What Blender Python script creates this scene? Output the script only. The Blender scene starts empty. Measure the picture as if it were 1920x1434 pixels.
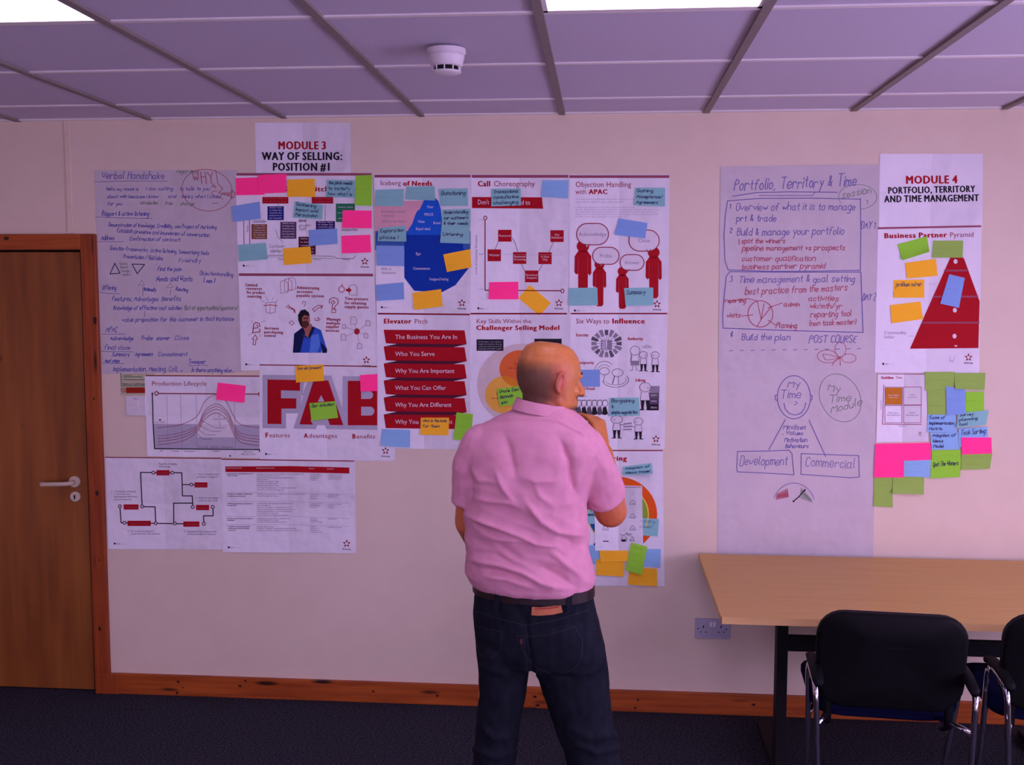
import bpy, bmesh, math, random
from mathutils import Vector, Matrix, noise
from mathutils.bvhtree import BVHTree
from mathutils.geometry import tessellate_polygon

# ---------------------------------------------------------------- camera, world, exposure
SC = bpy.context.scene
COL = SC.collection
F, YAW, PITCH, ROLL = 1985.19, 0.0854737, -0.0877082, -0.0013887
CAM = Vector((0.0, -4.55309, 1.84688))
CEIL = 2.58539
ROT = Matrix.Rotation(YAW, 3, 'Z') @ Matrix.Rotation(PITCH, 3, 'X') @ Matrix.Rotation(ROLL, 3, 'Y')
cd = bpy.data.cameras.new('camera')
cd.sensor_fit = 'HORIZONTAL'; cd.sensor_width = 36.0; cd.lens = F / 1920 * 36.0
cd.clip_start = 0.05
camo = bpy.data.objects.new('camera', cd)
_r, _f, _u = ROT.col[0], ROT.col[1], ROT.col[2]
_m = Matrix((( _r[0], _u[0], -_f[0]), (_r[1], _u[1], -_f[1]), (_r[2], _u[2], -_f[2]))).to_4x4()
_m.translation = CAM
camo.matrix_world = _m
COL.objects.link(camo)
SC.camera = camo

DAY = (0.78, 0.58, 1.10)              # the photograph's lavender white balance
LAMP_POWER = 6.2
DAY_POWER = 7.3
w = bpy.data.worlds.new('World'); SC.world = w; w.use_nodes = True
bg = w.node_tree.nodes['Background']
bg.inputs[0].default_value = (*DAY, 1); bg.inputs[1].default_value = DAY_POWER
SC.view_settings.view_transform = 'Standard'
SC.view_settings.look = 'None'
SC.view_settings.gamma = 1.0
SC.view_settings.use_curve_mapping = False
SC.view_settings.exposure = 0.0
SC.cycles.use_denoising = True
SC.cycles.max_bounces = 8
SC.cycles.diffuse_bounces = 5
SC.cycles.sample_clamp_indirect = 6.0

ROOM = dict(x0=-3.45, x1=2.95, y0=-6.9, y1=0.0)

# window opening in the right wall (out of frame): a portal guides its daylight
WIN = (-5.9, -1.0, 0.62, 1.98)       # y0, y1, z0, z1
pl = bpy.data.lights.new('window_portal', 'AREA'); pl.shape = 'RECTANGLE'
pl.size = WIN[1] - WIN[0]; pl.size_y = WIN[3] - WIN[2]; pl.cycles.is_portal = True
po = bpy.data.objects.new('window_portal', pl); COL.objects.link(po)
po.location = (ROOM['x1'] + 0.12, (WIN[0] + WIN[1]) / 2, (WIN[2] + WIN[3]) / 2)
po.rotation_euler = Vector((-1, 0, 0)).to_track_quat('-Z', 'Z').to_euler()
WIN2 = (-1.1, 2.5, 0.68, 1.95)      # second window, in the wall behind the camera: x0, x1, z0, z1
pl2 = bpy.data.lights.new('window_portal', 'AREA'); pl2.shape = 'RECTANGLE'
pl2.size = WIN2[1] - WIN2[0]; pl2.size_y = WIN2[3] - WIN2[2]; pl2.cycles.is_portal = True
po2 = bpy.data.objects.new('window_portal', pl2); COL.objects.link(po2)
po2.location = ((WIN2[0] + WIN2[1]) / 2, ROOM['y0'] - 0.12, (WIN2[2] + WIN2[3]) / 2)
po2.rotation_euler = Vector((0, 1, 0)).to_track_quat('-Z', 'Z').to_euler()

# ---------------------------------------------------------------- pixel helpers (a pixel gives a direction)
def pdir(x, y):
    return ROT @ Vector(((x - 960) / F, 1.0, -(y - 717) / F))
def wp(x, y, Y=0.0):
    """pixel -> point where its line of sight meets the upright plane at depth Y"""
    d = pdir(x, y); t = (Y - CAM.y) / d.y
    return CAM + d * t
def zp(x, y, Z):
    d = pdir(x, y); t = (Z - CAM.z) / d.z
    return CAM + d * t
def proj(P):
    v = ROT.transposed() @ (Vector(P) - CAM)
    return 960 + F * v.x / v.y, 717 - F * v.z / v.y

# ---------------------------------------------------------------- materials
def srgb(r, g, b):
    f = lambda c: (c / 255 / 12.92) if c / 255 <= 0.04045 else ((c / 255 + 0.055) / 1.055) ** 2.4
    return (f(r), f(g), f(b))
MATS = {}
def mat(name, c, c2=None, scale=(40, 40, 40), rough=0.6, bump=0.0, bscale=None, metal=0.0, spec=0.3,
        detail=4.0, contrast=(0.35, 0.65), emit=None, spots=None):
    if name in MATS: return MATS[name]
    m = bpy.data.materials.new(name); m.use_nodes = True
    nt = m.node_tree; N = nt.nodes; L = nt.links
    b = N['Principled BSDF']
    b.inputs['Roughness'].default_value = rough
    b.inputs['Metallic'].default_value = metal
    b.inputs['Specular IOR Level'].default_value = spec
    tc = N.new('ShaderNodeTexCoord')
    def noise_node(sc, det=detail):
        mp = N.new('ShaderNodeMapping'); mp.inputs['Scale'].default_value = sc
        L.new(tc.outputs['Object'], mp.inputs['Vector'])
        n = N.new('ShaderNodeTexNoise'); n.inputs['Scale'].default_value = 1.0
        n.inputs['Detail'].default_value = det
        L.new(mp.outputs['Vector'], n.inputs['Vector'])
        return n, mp
    if c2 is None: c2 = tuple(x * 0.93 for x in c)
    n, mp = noise_node(scale)
    r = N.new('ShaderNodeValToRGB')
    r.color_ramp.elements[0].position, r.color_ramp.elements[1].position = contrast
    r.color_ramp.elements[0].color = (*c2, 1); r.color_ramp.elements[1].color = (*c, 1)
    L.new(n.outputs['Fac'], r.inputs['Fac'])
    out = r.outputs['Color']
    if spots:
        scol, ssc, thr = spots
        mp2 = N.new('ShaderNodeMapping'); mp2.inputs['Scale'].default_value = ssc
        L.new(tc.outputs['Object'], mp2.inputs['Vector'])
        v = N.new('ShaderNodeTexVoronoi'); v.inputs['Scale'].default_value = 1.0
        L.new(mp2.outputs['Vector'], v.inputs['Vector'])
        rr = N.new('ShaderNodeValToRGB')
        rr.color_ramp.elements[0].position = thr * 0.45; rr.color_ramp.elements[1].position = thr
        rr.color_ramp.elements[0].color = (1, 1, 1, 1); rr.color_ramp.elements[1].color = (0, 0, 0, 1)
        L.new(v.outputs['Distance'], rr.inputs['Fac'])
        mx = N.new('ShaderNodeMix'); mx.data_type = 'RGBA'
        L.new(rr.outputs['Color'], mx.inputs['Factor'])
        L.new(out, mx.inputs['A']); mx.inputs['B'].default_value = (*scol, 1)
        out = mx.outputs['Result']
    L.new(out, b.inputs['Base Color'])
    if bump:
        n2, _ = noise_node(bscale or scale)
        bp = N.new('ShaderNodeBump'); bp.inputs['Strength'].default_value = bump
        bp.inputs['Distance'].default_value = 0.004
        L.new(n2.outputs['Fac'], bp.inputs['Height']); L.new(bp.outputs['Normal'], b.inputs['Normal'])
    if emit:
        b.inputs['Emission Color'].default_value = (*emit[0], 1)
        b.inputs['Emission Strength'].default_value = emit[1]
    MATS[name] = m
    return m

M_WALL = mat('cream_wall_paint', (0.78, 0.66, 0.50), (0.76, 0.64, 0.485), (9, 9, 9), 0.75, 0.10, (300, 300, 300))
M_SIDE = mat('side_wall_paint', (0.72, 0.64, 0.52), (0.70, 0.62, 0.50), (6, 6, 6), 0.8)
M_STRIP = mat('cover_strip_vinyl', (0.78, 0.66, 0.48), (0.74, 0.62, 0.45), (12, 12, 12), 0.5)
M_TILE = mat('ceiling_tile_mineral', (0.62, 0.575, 0.68), (0.58, 0.54, 0.64), (160, 160, 160), 0.9, 0.2, (400, 400, 400))
M_TEE = mat('ceiling_tee_white', (0.80, 0.76, 0.72), (0.78, 0.74, 0.70), (5, 5, 5), 0.5)
M_RUN = mat('ceiling_runner_shade_grey', (0.27, 0.23, 0.20), (0.24, 0.20, 0.18), (5, 30, 5), 0.7)  # same bars as the tees; their shaded look is put into the colour
M_CARPET = mat('navy_carpet', (0.068, 0.066, 0.078), (0.012, 0.012, 0.020), (120, 120, 120), 1.0, 0.9, (160, 160, 160), spec=0.0, detail=2, contrast=(0.30, 0.72))
M_PINE_X = mat('stained_pine_board', (0.46, 0.105, 0.016), (0.29, 0.054, 0.009), (2.5, 2.5, 45), 0.45, 0.1, spots=((0.03, 0.008, 0.004), (2.6, 2.6, 13), 0.17))
M_PINE_Z = mat('stained_pine_frame', (0.36, 0.074, 0.013), (0.24, 0.042, 0.009), (55, 55, 2.5), 0.45, 0.1, spots=((0.03, 0.008, 0.004), (14, 14, 2.3), 0.17))
M_DOOR = mat('brown_wood_veneer', (0.33, 0.112, 0.023), (0.20, 0.060, 0.013), (16, 16, 1.6), 0.38, 0.04, contrast=(0.3, 0.7), spots=((0.09, 0.02, 0.006), (9, 9, 2.1), 0.045))
M_GAP = mat('gap_shade', (0.012, 0.008, 0.008), None, rough=0.9)
M_NYLON = mat('cream_nylon', (0.62, 0.52, 0.38), (0.58, 0.48, 0.35), (20, 20, 20), 0.35)
M_PLATE = mat('grey_white_plate', (0.46, 0.44, 0.54), None, rough=0.45)
M_WHITEPL = mat('white_plastic', (0.78, 0.74, 0.74), None, rough=0.35)
M_BLACKPL = mat('black_plastic', (0.0040, 0.0038, 0.0045), (0.003, 0.003, 0.0035), (90, 90, 90), 0.62, 0.15, (500, 500, 500), spec=0.10)
M_STEELB = mat('black_steel', (0.010, 0.009, 0.011), None, rough=0.6, spec=0.15)
M_CHROME = mat('chrome', (0.72, 0.72, 0.74), (0.70, 0.70, 0.72), (3, 3, 3), 0.10, metal=1.0)
M_FABRIC = mat('navy_fabric', (0.005, 0.006, 0.034), (0.004, 0.0045, 0.024), (500, 500, 500), 0.95, 0.3, (700, 700, 700), spec=0.05)
M_BEECH = mat('beech_laminate', (0.62, 0.365, 0.095), (0.56, 0.315, 0.08), (3, 60, 60), 0.42, contrast=(0.3, 0.7))
M_BEECHE = mat('beech_edge', (0.72, 0.45, 0.18), (0.66, 0.40, 0.15), (3, 40, 40), 0.45)
M_SLOT = mat('dark_slot', (0.004, 0.004, 0.005), None, rough=0.8)
M_LAMP = mat('lamp_diffuser', (0.8, 0.8, 0.8), None, emit=((0.88, 0.70, 1.18), LAMP_POWER))
M_FRAMEW = mat('window_frame_white', (0.75, 0.72, 0.70), None, rough=0.4)

def glass_mat():
    m = bpy.data.materials.new('window_glass'); m.use_nodes = True
    nt = m.node_tree; N = nt.nodes; L = nt.links
    for n in list(N):
        if n.type != 'OUTPUT_MATERIAL': N.remove(n)
    t = N.new('ShaderNodeBsdfTransparent'); g = N.new('ShaderNodeBsdfGlossy'); g.inputs['Roughness'].default_value = 0.02
    x = N.new('ShaderNodeMixShader'); x.inputs[0].default_value = 0.06
    L.new(t.outputs[0], x.inputs[1]); L.new(g.outputs[0], x.inputs[2])
    L.new(x.outputs[0], [n for n in N if n.type == 'OUTPUT_MATERIAL'][0].inputs[0])
    return m
M_GLASS = glass_mat()

# ---------------------------------------------------------------- object helpers
WLOC = {}
def mk(name, verts, faces, m, parent=None, origin=None, smooth=False, local=False):
    """one mesh object from world-space verts; origin at its base unless given"""
    vs = [Vector(v) for v in verts]
    me = bpy.data.meshes.new(name)
    o = bpy.data.objects.new(name, me)
    COL.objects.link(o)
    if local:
        off = Vector((0, 0, 0)); o.location = off
    else:
        if origin is None:
            lo = Vector([min(v[i] for v in vs) for i in range(3)]); hi = Vector([max(v[i] for v in vs) for i in range(3)])
            origin = Vector(((lo.x + hi.x) / 2, (lo.y + hi.y) / 2, lo.z if parent is None else (lo.z + hi.z) / 2))
        off = Vector(origin)
        o.location = off - (WLOC[parent.name] if parent else Vector((0, 0, 0)))
        WLOC[o.name] = off
    me.from_pydata([v - off for v in vs], [], faces)
    if parent: o.parent = parent
    if m is not None: me.materials.append(m)
    if smooth:
        me.polygons.foreach_set('use_smooth', [True] * len(me.polygons))
    me.update()
    return o
def empty(name, loc, rz=0.0):
    o = bpy.data.objects.new(name, None); COL.objects.link(o)
    o.empty_display_size = 0.1
    o.location = loc; o.rotation_euler = (0, 0, rz); WLOC[o.name] = Vector(loc)
    return o
def tag(o, label=None, cat=None, group=None, kind=None):
    if label: o['label'] = label
    if cat: o['category'] = cat
    if group: o['group'] = group
    if kind: o['kind'] = kind
    return o

class MB:
    """collects boxes, tubes and lofts as one mesh"""
    def __init__(s): s.v = []; s.f = []
    def add(s, v, f):
        b = len(s.v); s.v += [Vector(p) for p in v]; s.f += [tuple(b + i for i in q) for q in f]; return s
    def box(s, x0, x1, y0, y1, z0, z1, bev=0.0):
        if bev <= 0:
            v = [(x, y, z) for z in (z0, z1) for y in (y0, y1) for x in (x0, x1)]
            return s.add(v, [(0, 2, 3, 1), (4, 5, 7, 6), (0, 1, 5, 4), (2, 6, 7, 3), (0, 4, 6, 2), (1, 3, 7, 5)])
        bm = bmesh.new(); bmesh.ops.create_cube(bm, size=1)
        for q in bm.verts: q.co = Vector(((x0 + x1) / 2 + q.co.x * (x1 - x0), (y0 + y1) / 2 + q.co.y * (y1 - y0), (z0 + z1) / 2 + q.co.z * (z1 - z0)))
        bmesh.ops.bevel(bm, geom=list(bm.edges), offset=bev, segments=2, affect='EDGES', profile=0.5)
        bm.verts.index_update()
        s.add([q.co.copy() for q in bm.verts], [tuple(x.index for x in q.verts) for q in bm.faces]); bm.free(); return s
    def loft(s, rings, cap=True):
        n = len(rings[0]); b = len(s.v)
        for r in rings: s.v += [Vector(p) for p in r]
        for k in range(len(rings) - 1):
            for i in range(n):
                j = (i + 1) % n
                s.f.append((b + k * n + i, b + k * n + j, b + (k + 1) * n + j, b + (k + 1) * n + i))
        if cap:
            s.f.append(tuple(b + i for i in reversed(range(n))))
            e = b + (len(rings) - 1) * n
            s.f.append(tuple(e + i for i in range(n)))
        return s
    def tube(s, pts, rad, n=10, flat=1.0, up=None, cap=True):
        pts = [Vector(p) for p in pts]
        if not isinstance(rad, (list, tuple)): rad = [rad] * len(pts)
        rings = []; ref = Vector(up) if up else None; prev = None
        for i, p in enumerate(pts):
            a = pts[max(i - 1, 0)]; c = pts[min(i + 1, len(pts) - 1)]
            t = (c - a).normalized()
            if ref is not None: u = (ref - t * ref.dot(t)).normalized()
            elif prev is None:
                g = Vector((0, 0, 1)) if abs(t.z) < 0.9 else Vector((1, 0, 0)); u = (g - t * g.dot(t)).normalized()
            else: u = (prev - t * prev.dot(t)).normalized()
            prev = u; wv = t.cross(u)
            rings.append([p + (u * math.cos(q) + wv * math.sin(q) * flat) * rad[i] for q in [2 * math.pi * k / n for k in range(n)]])
        return s.loft(rings, cap)
    def ball(s, c, r, nu=14, nv=9, M=None):
        if not isinstance(r, (list, tuple)): r = (r, r, r)
        rings = []
        for k in range(nv):
            ph = math.pi * (k + 0.15) / (nv - 0.7) if False else math.pi * (0.02 + 0.96 * k / (nv - 1))
            rings.append([Vector((r[0] * math.sin(ph) * math.cos(t), r[1] * math.sin(ph) * math.sin(t), -r[2] * math.cos(ph))) for t in [2 * math.pi * i / nu for i in range(nu)]])
        c = Vector(c)
        rings = [[c + (M @ p if M else p) for p in q] for q in rings]
        return s.loft(rings)
    def limb(s, pts, rad, n=14):
        """tapering chain with rounded joints"""
        for i in range(len(pts) - 1): s.tube([pts[i], pts[i + 1]], [rad[i], rad[i + 1]], n)
        for p, r in zip(pts, rad): s.ball(p, r, n, 9)
        return s
    def build(s, name, m, parent=None, smooth=False, local=False, origin=None):
        return mk(name, s.v, s.f, m, parent, origin, smooth, local)
def arc(pts, r, k=5):
    """round the inner corners of a polyline"""
    pts = [Vector(p) for p in pts]; out = [pts[0]]
    for i in range(1, len(pts) - 1):
        p = pts[i]; a = (pts[i - 1] - p); b = (pts[i + 1] - p)
        ra = min(r, a.length * .49, b.length * .49)
        A = p + a.normalized() * ra; B = p + b.normalized() * ra
        for j in range(k + 1):
            t = j / k; out.append(A * (1 - t) ** 2 + p * 2 * t * (1 - t) + B * t * t)
    out.append(pts[-1]); return out

# ---------------------------------------------------------------- room shell
x0, x1, y0, y1 = ROOM['x0'], ROOM['x1'], ROOM['y0'], ROOM['y1']
DX0, DX1, DZ = -3.155, -2.302, 2.022          # door opening in the poster wall
tag(MB().box(x0 - .2, x1 + .2, y0 - .2, y1 + .2, -0.1, 0).build('floor', M_CARPET), kind='structure')
wb = MB()
wb.box(DX1, x1 + .2, 0, .14, 0, CEIL + .1); wb.box(x0 - .2, DX0, 0, .14, 0, CEIL + .1); wb.box(DX0, DX1, 0, .14, DZ, CEIL + .1)
wall_back = tag(wb.build('wall_back', M_WALL), kind='structure')
tag(MB().box(x0 - .14, x0, y0, 0, 0, CEIL + .1).build('wall_left', M_SIDE), kind='structure')
wq = MB()
wq.box(x0, x1, y0 - .14, y0, 0, WIN2[2]); wq.box(x0, x1, y0 - .14, y0, WIN2[3], CEIL + .1)
wq.box(x0, WIN2[0], y0 - .14, y0, WIN2[2], WIN2[3]); wq.box(WIN2[1], x1, y0 - .14, y0, WIN2[2], WIN2[3])
tag(wq.build('wall_rear', M_SIDE), kind='structure')
wf = MB()
for i in range(3):
    xx = WIN2[0] + (WIN2[1] - WIN2[0]) * i / 2; xx = min(max(xx, WIN2[0] + .03), WIN2[1] - .03)
    wf.box(xx - .03, xx + .03, y0 - .08, y0 - .03, WIN2[2], WIN2[3])
wf.box(WIN2[0], WIN2[1], y0 - .08, y0 - .03, WIN2[2], WIN2[2] + .06); wf.box(WIN2[0], WIN2[1], y0 - .08, y0 - .03, WIN2[3] - .06, WIN2[3])
win2 = tag(wf.build('window_2', M_FRAMEW), kind='structure')
for i in range(2):
    a = WIN2[0] + (WIN2[1] - WIN2[0]) * i / 2; b = WIN2[0] + (WIN2[1] - WIN2[0]) * (i + 1) / 2
    MB().box(a + .03, b - .03, y0 - .057, y0 - .053, WIN2[2] + .06, WIN2[3] - .06).build('pane', M_GLASS, win2)
wr = MB()
wr.box(x1, x1 + .14, y0, 0, 0, WIN[2]); wr.box(x1, x1 + .14, y0, 0, WIN[3], CEIL + .1)
wr.box(x1, x1 + .14, y0, WIN[0], WIN[2], WIN[3]); wr.box(x1, x1 + .14, WIN[1], 0, WIN[2], WIN[3])
tag(wr.build('wall_right', M_SIDE), kind='structure')
wf = MB(); nW = 4
for i in range(nW + 1):
    yy = WIN[0] + (WIN[1] - WIN[0]) * i / nW
    yy = min(max(yy, WIN[0] + .03), WIN[1] - .03)
    wf.box(x1 + .03, x1 + .08, yy - .03, yy + .03, WIN[2], WIN[3])
wf.box(x1 + .03, x1 + .08, WIN[0], WIN[1], WIN[2], WIN[2] + .06); wf.box(x1 + .03, x1 + .08, WIN[0], WIN[1], WIN[3] - .06, WIN[3])
win = tag(wf.build('window_1', M_FRAMEW), kind='structure')
for i in range(nW):
    a = WIN[0] + (WIN[1] - WIN[0]) * i / nW; b = WIN[0] + (WIN[1] - WIN[0]) * (i + 1) / nW
    MB().box(x1 + .053, x1 + .057, a + .03, b - .03, WIN[2] + .06, WIN[3] - .06).build('pane', M_GLASS, win)
# vertical vinyl strip over the wall panel joint above the door
q = wp(128, 300)
tag(MB().box(q.x - .013, q.x + .013, -.006, 0, 2.092, CEIL - .003, .002).build('trim_1', M_STRIP), kind='structure')
# skirting board
bb = MB().box(-2.195, x1 - .002, -.02, 0, 0, .094, .003)
base = tag(bb.build('baseboard_back', M_PINE_X), kind='structure')
M_KNOT = mat('pine_knot', (0.045, 0.012, 0.006), (0.02, 0.006, 0.004), (300, 300, 300), 0.5)
def knot(px_, py_, rx, rz, Y, parent):
    c_ = wp(px_, py_, Y)
    P_ = [c_ + Vector((rx * math.cos(a_) * (1 + .2 * math.sin(3 * a_)), -.0004, rz * math.sin(a_))) for a_ in [2 * math.pi * i / 14 for i in range(14)]]
    mk('knot', P_, [tuple(range(13, -1, -1))], M_KNOT, parent)
for q in ((334, 1278, .007, .006), (332, 1299, .005, .008), (343, 1289, .004, .004), (450, 1286, .008, .005), (460, 1276, .006, .004), (1003, 1306, .009, .005), (1008, 1322, .010, .005), (1196, 1312, .006, .005), (1191, 1327, .006, .005), (1413, 1321, .009, .006), (700, 1296, .006, .005), (820, 1304, .007, .005)):
    knot(*q, -.0203, base)

# ceiling: slab, tees and lay-in tiles
ceil = tag(MB().box(x0 - .2, x1 + .2, y0 - .2, y1 + .2, CEIL + .06, CEIL + .12).build('ceiling', M_SIDE), kind='structure')
GX0, GP, GY0, GQ = -0.178429, 0.6, -0.343, 0.648
colx = [GX0 + GP * k for k in range(-6, 6)]
colx = [x0] + [c for c in colx if x0 + .05 < c < x1 - .05] + [x1]
rowy = [0.0] + [GY0 - GQ * k for k in range(0, 11) if GY0 - GQ * k > y0 + .05] + [y0]
LAMPS = {}
for k in (-3, 0, 3):
    for r in (3, 7): LAMPS[(round(GX0 + GP * k, 3), r)] = (k, r)
tile_cache = {}
for i in range(len(colx) - 1):
    for j in range(len(rowy) - 1):
        if (round(colx[i], 3), j) in LAMPS: continue
        dx, dy = colx[i + 1] - colx[i], rowy[j] - rowy[j + 1]
        key = (round(dx, 3), round(dy, 3))
        if key not in tile_cache:
            m_ = MB().box(-dx / 2 + .006, dx / 2 - .006, -dy / 2 + .006, dy / 2 - .006, 0, .015, .002)
            o = m_.build('ceiling_tile', M_TILE, ceil, local=True); tile_cache[key] = o.data
        else:
            o = bpy.data.objects.new('ceiling_tile', tile_cache[key]); COL.objects.link(o); o.parent = ceil
        o.location = Vector(((colx[i] + colx[i + 1]) / 2, (rowy[j] + rowy[j + 1]) / 2, CEIL + .004)) - WLOC['ceiling']
for c in colx[1:-1]:
    MB().box(c - .013, c + .013, y0, -.001, CEIL - .006, CEIL + .004).build('main_runner', M_RUN, ceil)
for r in rowy[1:-1]:
    MB().box(x0, x1, r - .011, r + .011, CEIL - .001, CEIL + .004).build('cross_tee', M_TEE, ceil)
MB().box(x0, x1, -.02, -.0005, CEIL - .003, CEIL + .004).build('edge_trim', M_TEE, ceil)

# recessed light panels
lamp_lab = {(-3, 3): 'bright recessed ceiling light panel in the upper left corner', (0, 3): 'bright recessed ceiling light panel at the top centre',
            (3, 3): 'recessed ceiling light panel over the table side, out of frame', (-3, 7): 'recessed ceiling light panel behind the camera, door side',
            (0, 7): 'recessed ceiling light panel behind the camera, middle', (3, 7): 'recessed ceiling light panel behind the camera, window side'}
for (cx, r), kr in LAMPS.items():
    ya, yb = rowy[r], rowy[r + 1]
    L_ = tag(empty('ceiling_light', (cx + GP / 2, (ya + yb) / 2, CEIL)), lamp_lab[kr], 'light', 'recessed ceiling light panels')
    fr = MB()
    a, b, c, d = cx + .013, cx + GP - .013, yb + .011, ya - .011
    fr.box(a, b, d - .018, d, CEIL - .002, CEIL + .012); fr.box(a, b, c, c + .018, CEIL - .002, CEIL + .012)
    fr.box(a, a + .012, c, d, CEIL - .002, CEIL + .012); fr.box(b - .012, b, c, d, CEIL - .002, CEIL + .012)
    fr.build('frame', M_TEE, L_)
    MB().box(a + .010, b - .010, c + .016, d - .016, CEIL + .004, CEIL + .010).build('diffuser', M_LAMP, L_)

# smoke detector
sd = tag(empty('smoke_detector', (-.487, -1.25, CEIL)), 'white round smoke detector with slotted rim on the ceiling', 'detector')
def lathe(prof, c, n=32):
    return MB().loft([[Vector(c) + Vector((r * math.cos(t), r * math.sin(t), z)) for t in [2 * math.pi * i / n for i in range(n)]] for r, z in prof])
c = Vector((-.487, -1.25, CEIL - .004))
lathe([(.060, 0), (.060, -.012), (.057, -.016)], c).build('base', M_WHITEPL, sd, smooth=False)
lathe([(.056, -.014), (.056, -.024), (.050, -.048), (.046, -.052)], c).build('body', M_WHITEPL, sd, smooth=True)
lathe([(.036, -.050), (.036, -.068)], c).build('chamber', M_SLOT, sd)
lathe([(.046, -.0665), (.046, -.069), (.040, -.073), (.01, -.075)], c).build('cap', M_WHITEPL, sd, smooth=True)
for i in range(10):
    t = 2 * math.pi * (i + .5) / 10
    p_ = c + Vector((.043 * math.cos(t), .043 * math.sin(t), 0))
    MB().tube([p_ + Vector((0, 0, -.049)), p_ + Vector((0, 0, -.068))], .0022, 6).build('rib', M_WHITEPL, sd)

# door with frame
door = tag(empty('door_1', (-2.73, .02, 0)), kind='structure')
MB().box(DX0 + .004, DX1 - .019, .005, .049, .006, DZ - .012, .002).build('door_leaf', M_DOOR, door)
MB().box(DX0, DX1, .052, .13, 0, DZ).build('gap_backing', M_GAP, door)  # slab behind the leaf; shade of the door gap put into its colour
AW = .066
for nm, b in (('frame_jamb', (DX1 - .003, DX1 + AW, -.022, .02, 0, DZ + AW)), ('frame_jamb', (DX0 - AW, DX0 + .003, -.022, .02, 0, DZ + AW)), ):
    MB().box(*b, .004).build(nm, M_PINE_Z, door)
MB().box(DX0 + .003, DX1 - .003, -.022, .02, DZ - .003, DZ + AW, .004).build('frame_head', M_PINE_X, door)
MB().box(DX1 + .002, DX1 + .109, -.027, 0, 0, .093, .003).build('plinth_block', M_PINE_Z, door)
for q in ((178, 601, .008, .018), (182, 925, .007, .012), (187, 1179, .006, .011), (176, 748, .004, .006), (186, 1050, .003, .005)): knot(*q, -.0223, door)
knot(12, 447, .012, .008, -.0223, door)
hc = wp(140, 903, 0.0); kc = wp(141, 931, 0.0)
lev = MB()
def disc_y(mb, c, r, ya, yb, n=28):
    return mb.loft([[Vector((c.x + r * s * math.cos(t), y, c.z + r * s * math.sin(t))) for t in [2 * math.pi * i / n for i in range(n)]] for s, y in ((1, ya), (1, yb + .003), (.86, yb))])
disc_y(lev, hc, .026, .005, -.008)
hnd = lev.build('handle_rose', M_NYLON, door, smooth=False)
MB().tube(arc([(hc.x, -.006, hc.z), (hc.x, -.058, hc.z), (hc.x - .128, -.060, hc.z - .004), (hc.x - .130, -.03, hc.z - .004)], .022, 6), .0098, 12).build('lever', M_NYLON, hnd, smooth=True)
esc = disc_y(MB(), kc, .0235, .005, -.006).build('keyhole_plate', M_NYLON, door)
k_ = MB(); disc_y(k_, kc + Vector((0, 0, .004)), .0048, -.005, -.0075, 14); k_.box(kc.x - .0026, kc.x + .0026, -.0075, -.005, kc.z - .011, kc.z + .004)
k_.build('keyhole', M_SLOT, esc)

# ---------------------------------------------------------------- paper and ink
def paper_mat(name, c, c2, crease=1.1, wr=0.6):
    m = bpy.data.materials.new(name); m.use_nodes = True
    nt = m.node_tree; N = nt.nodes; L = nt.links; b = N['Principled BSDF']
    b.inputs['Roughness'].default_value = 0.75; b.inputs['Specular IOR Level'].default_value = 0.15
    tc = N.new('ShaderNodeTexCoord')
    n = N.new('ShaderNodeTexNoise'); n.inputs['Scale'].default_value = 6; n.inputs['Detail'].default_value = 3
    L.new(tc.outputs['Object'], n.inputs['Vector'])
    r = N.new('ShaderNodeValToRGB'); r.color_ramp.elements[0].color = (*c2, 1); r.color_ramp.elements[1].color = (*c, 1)
    r.color_ramp.elements[0].position = 0.3; r.color_ramp.elements[1].position = 0.7
    L.new(n.outputs['Fac'], r.inputs['Fac']); L.new(r.outputs['Color'], b.inputs['Base Color'])
    sx = N.new('ShaderNodeSeparateXYZ'); L.new(tc.outputs['Generated'], sx.inputs[0])
    hs = []
    for ax, off, amp in ((0, .5, .10), (2, .5, .08)):
        s1 = N.new('ShaderNodeMath'); s1.operation = 'SUBTRACT'; L.new(sx.outputs[ax], s1.inputs[0]); s1.inputs[1].default_value = off
        s2 = N.new('ShaderNodeMath'); s2.operation = 'ABSOLUTE'; L.new(s1.outputs[0], s2.inputs[0])
        s3 = N.new('ShaderNodeMath'); s3.operation = 'MULTIPLY'; L.new(s2.outputs[0], s3.inputs[0]); s3.inputs[1].default_value = amp * crease
        hs.append(s3)
    n2 = N.new('ShaderNodeTexNoise'); n2.inputs['Scale'].default_value = 9; n2.inputs['Detail'].default_value = 2
    L.new(tc.outputs['Object'], n2.inputs['Vector'])
    s4 = N.new('ShaderNodeMath'); s4.operation = 'MULTIPLY'; L.new(n2.outputs['Fac'], s4.inputs[0]); s4.inputs[1].default_value = 0.06 * wr
    a1 = N.new('ShaderNodeMath'); L.new(hs[0].outputs[0], a1.inputs[0]); L.new(hs[1].outputs[0], a1.inputs[1])
    a2 = N.new('ShaderNodeMath'); L.new(a1.outputs[0], a2.inputs[0]); L.new(s4.outputs[0], a2.inputs[1])
    bp = N.new('ShaderNodeBump'); bp.inputs['Strength'].default_value = 1.0; bp.inputs['Distance'].default_value = 0.5
    L.new(a2.outputs[0], bp.inputs['Height']); L.new(bp.outputs['Normal'], b.inputs['Normal'])
    return m
M_PAPER = paper_mat('white_poster_paper', (0.86, 0.85, 0.86), (0.83, 0.82, 0.84))
M_FLIP = paper_mat('thin_flipchart_paper', (0.635, 0.585, 0.575), (0.59, 0.54, 0.545), 0.2, 0.4)
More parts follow.
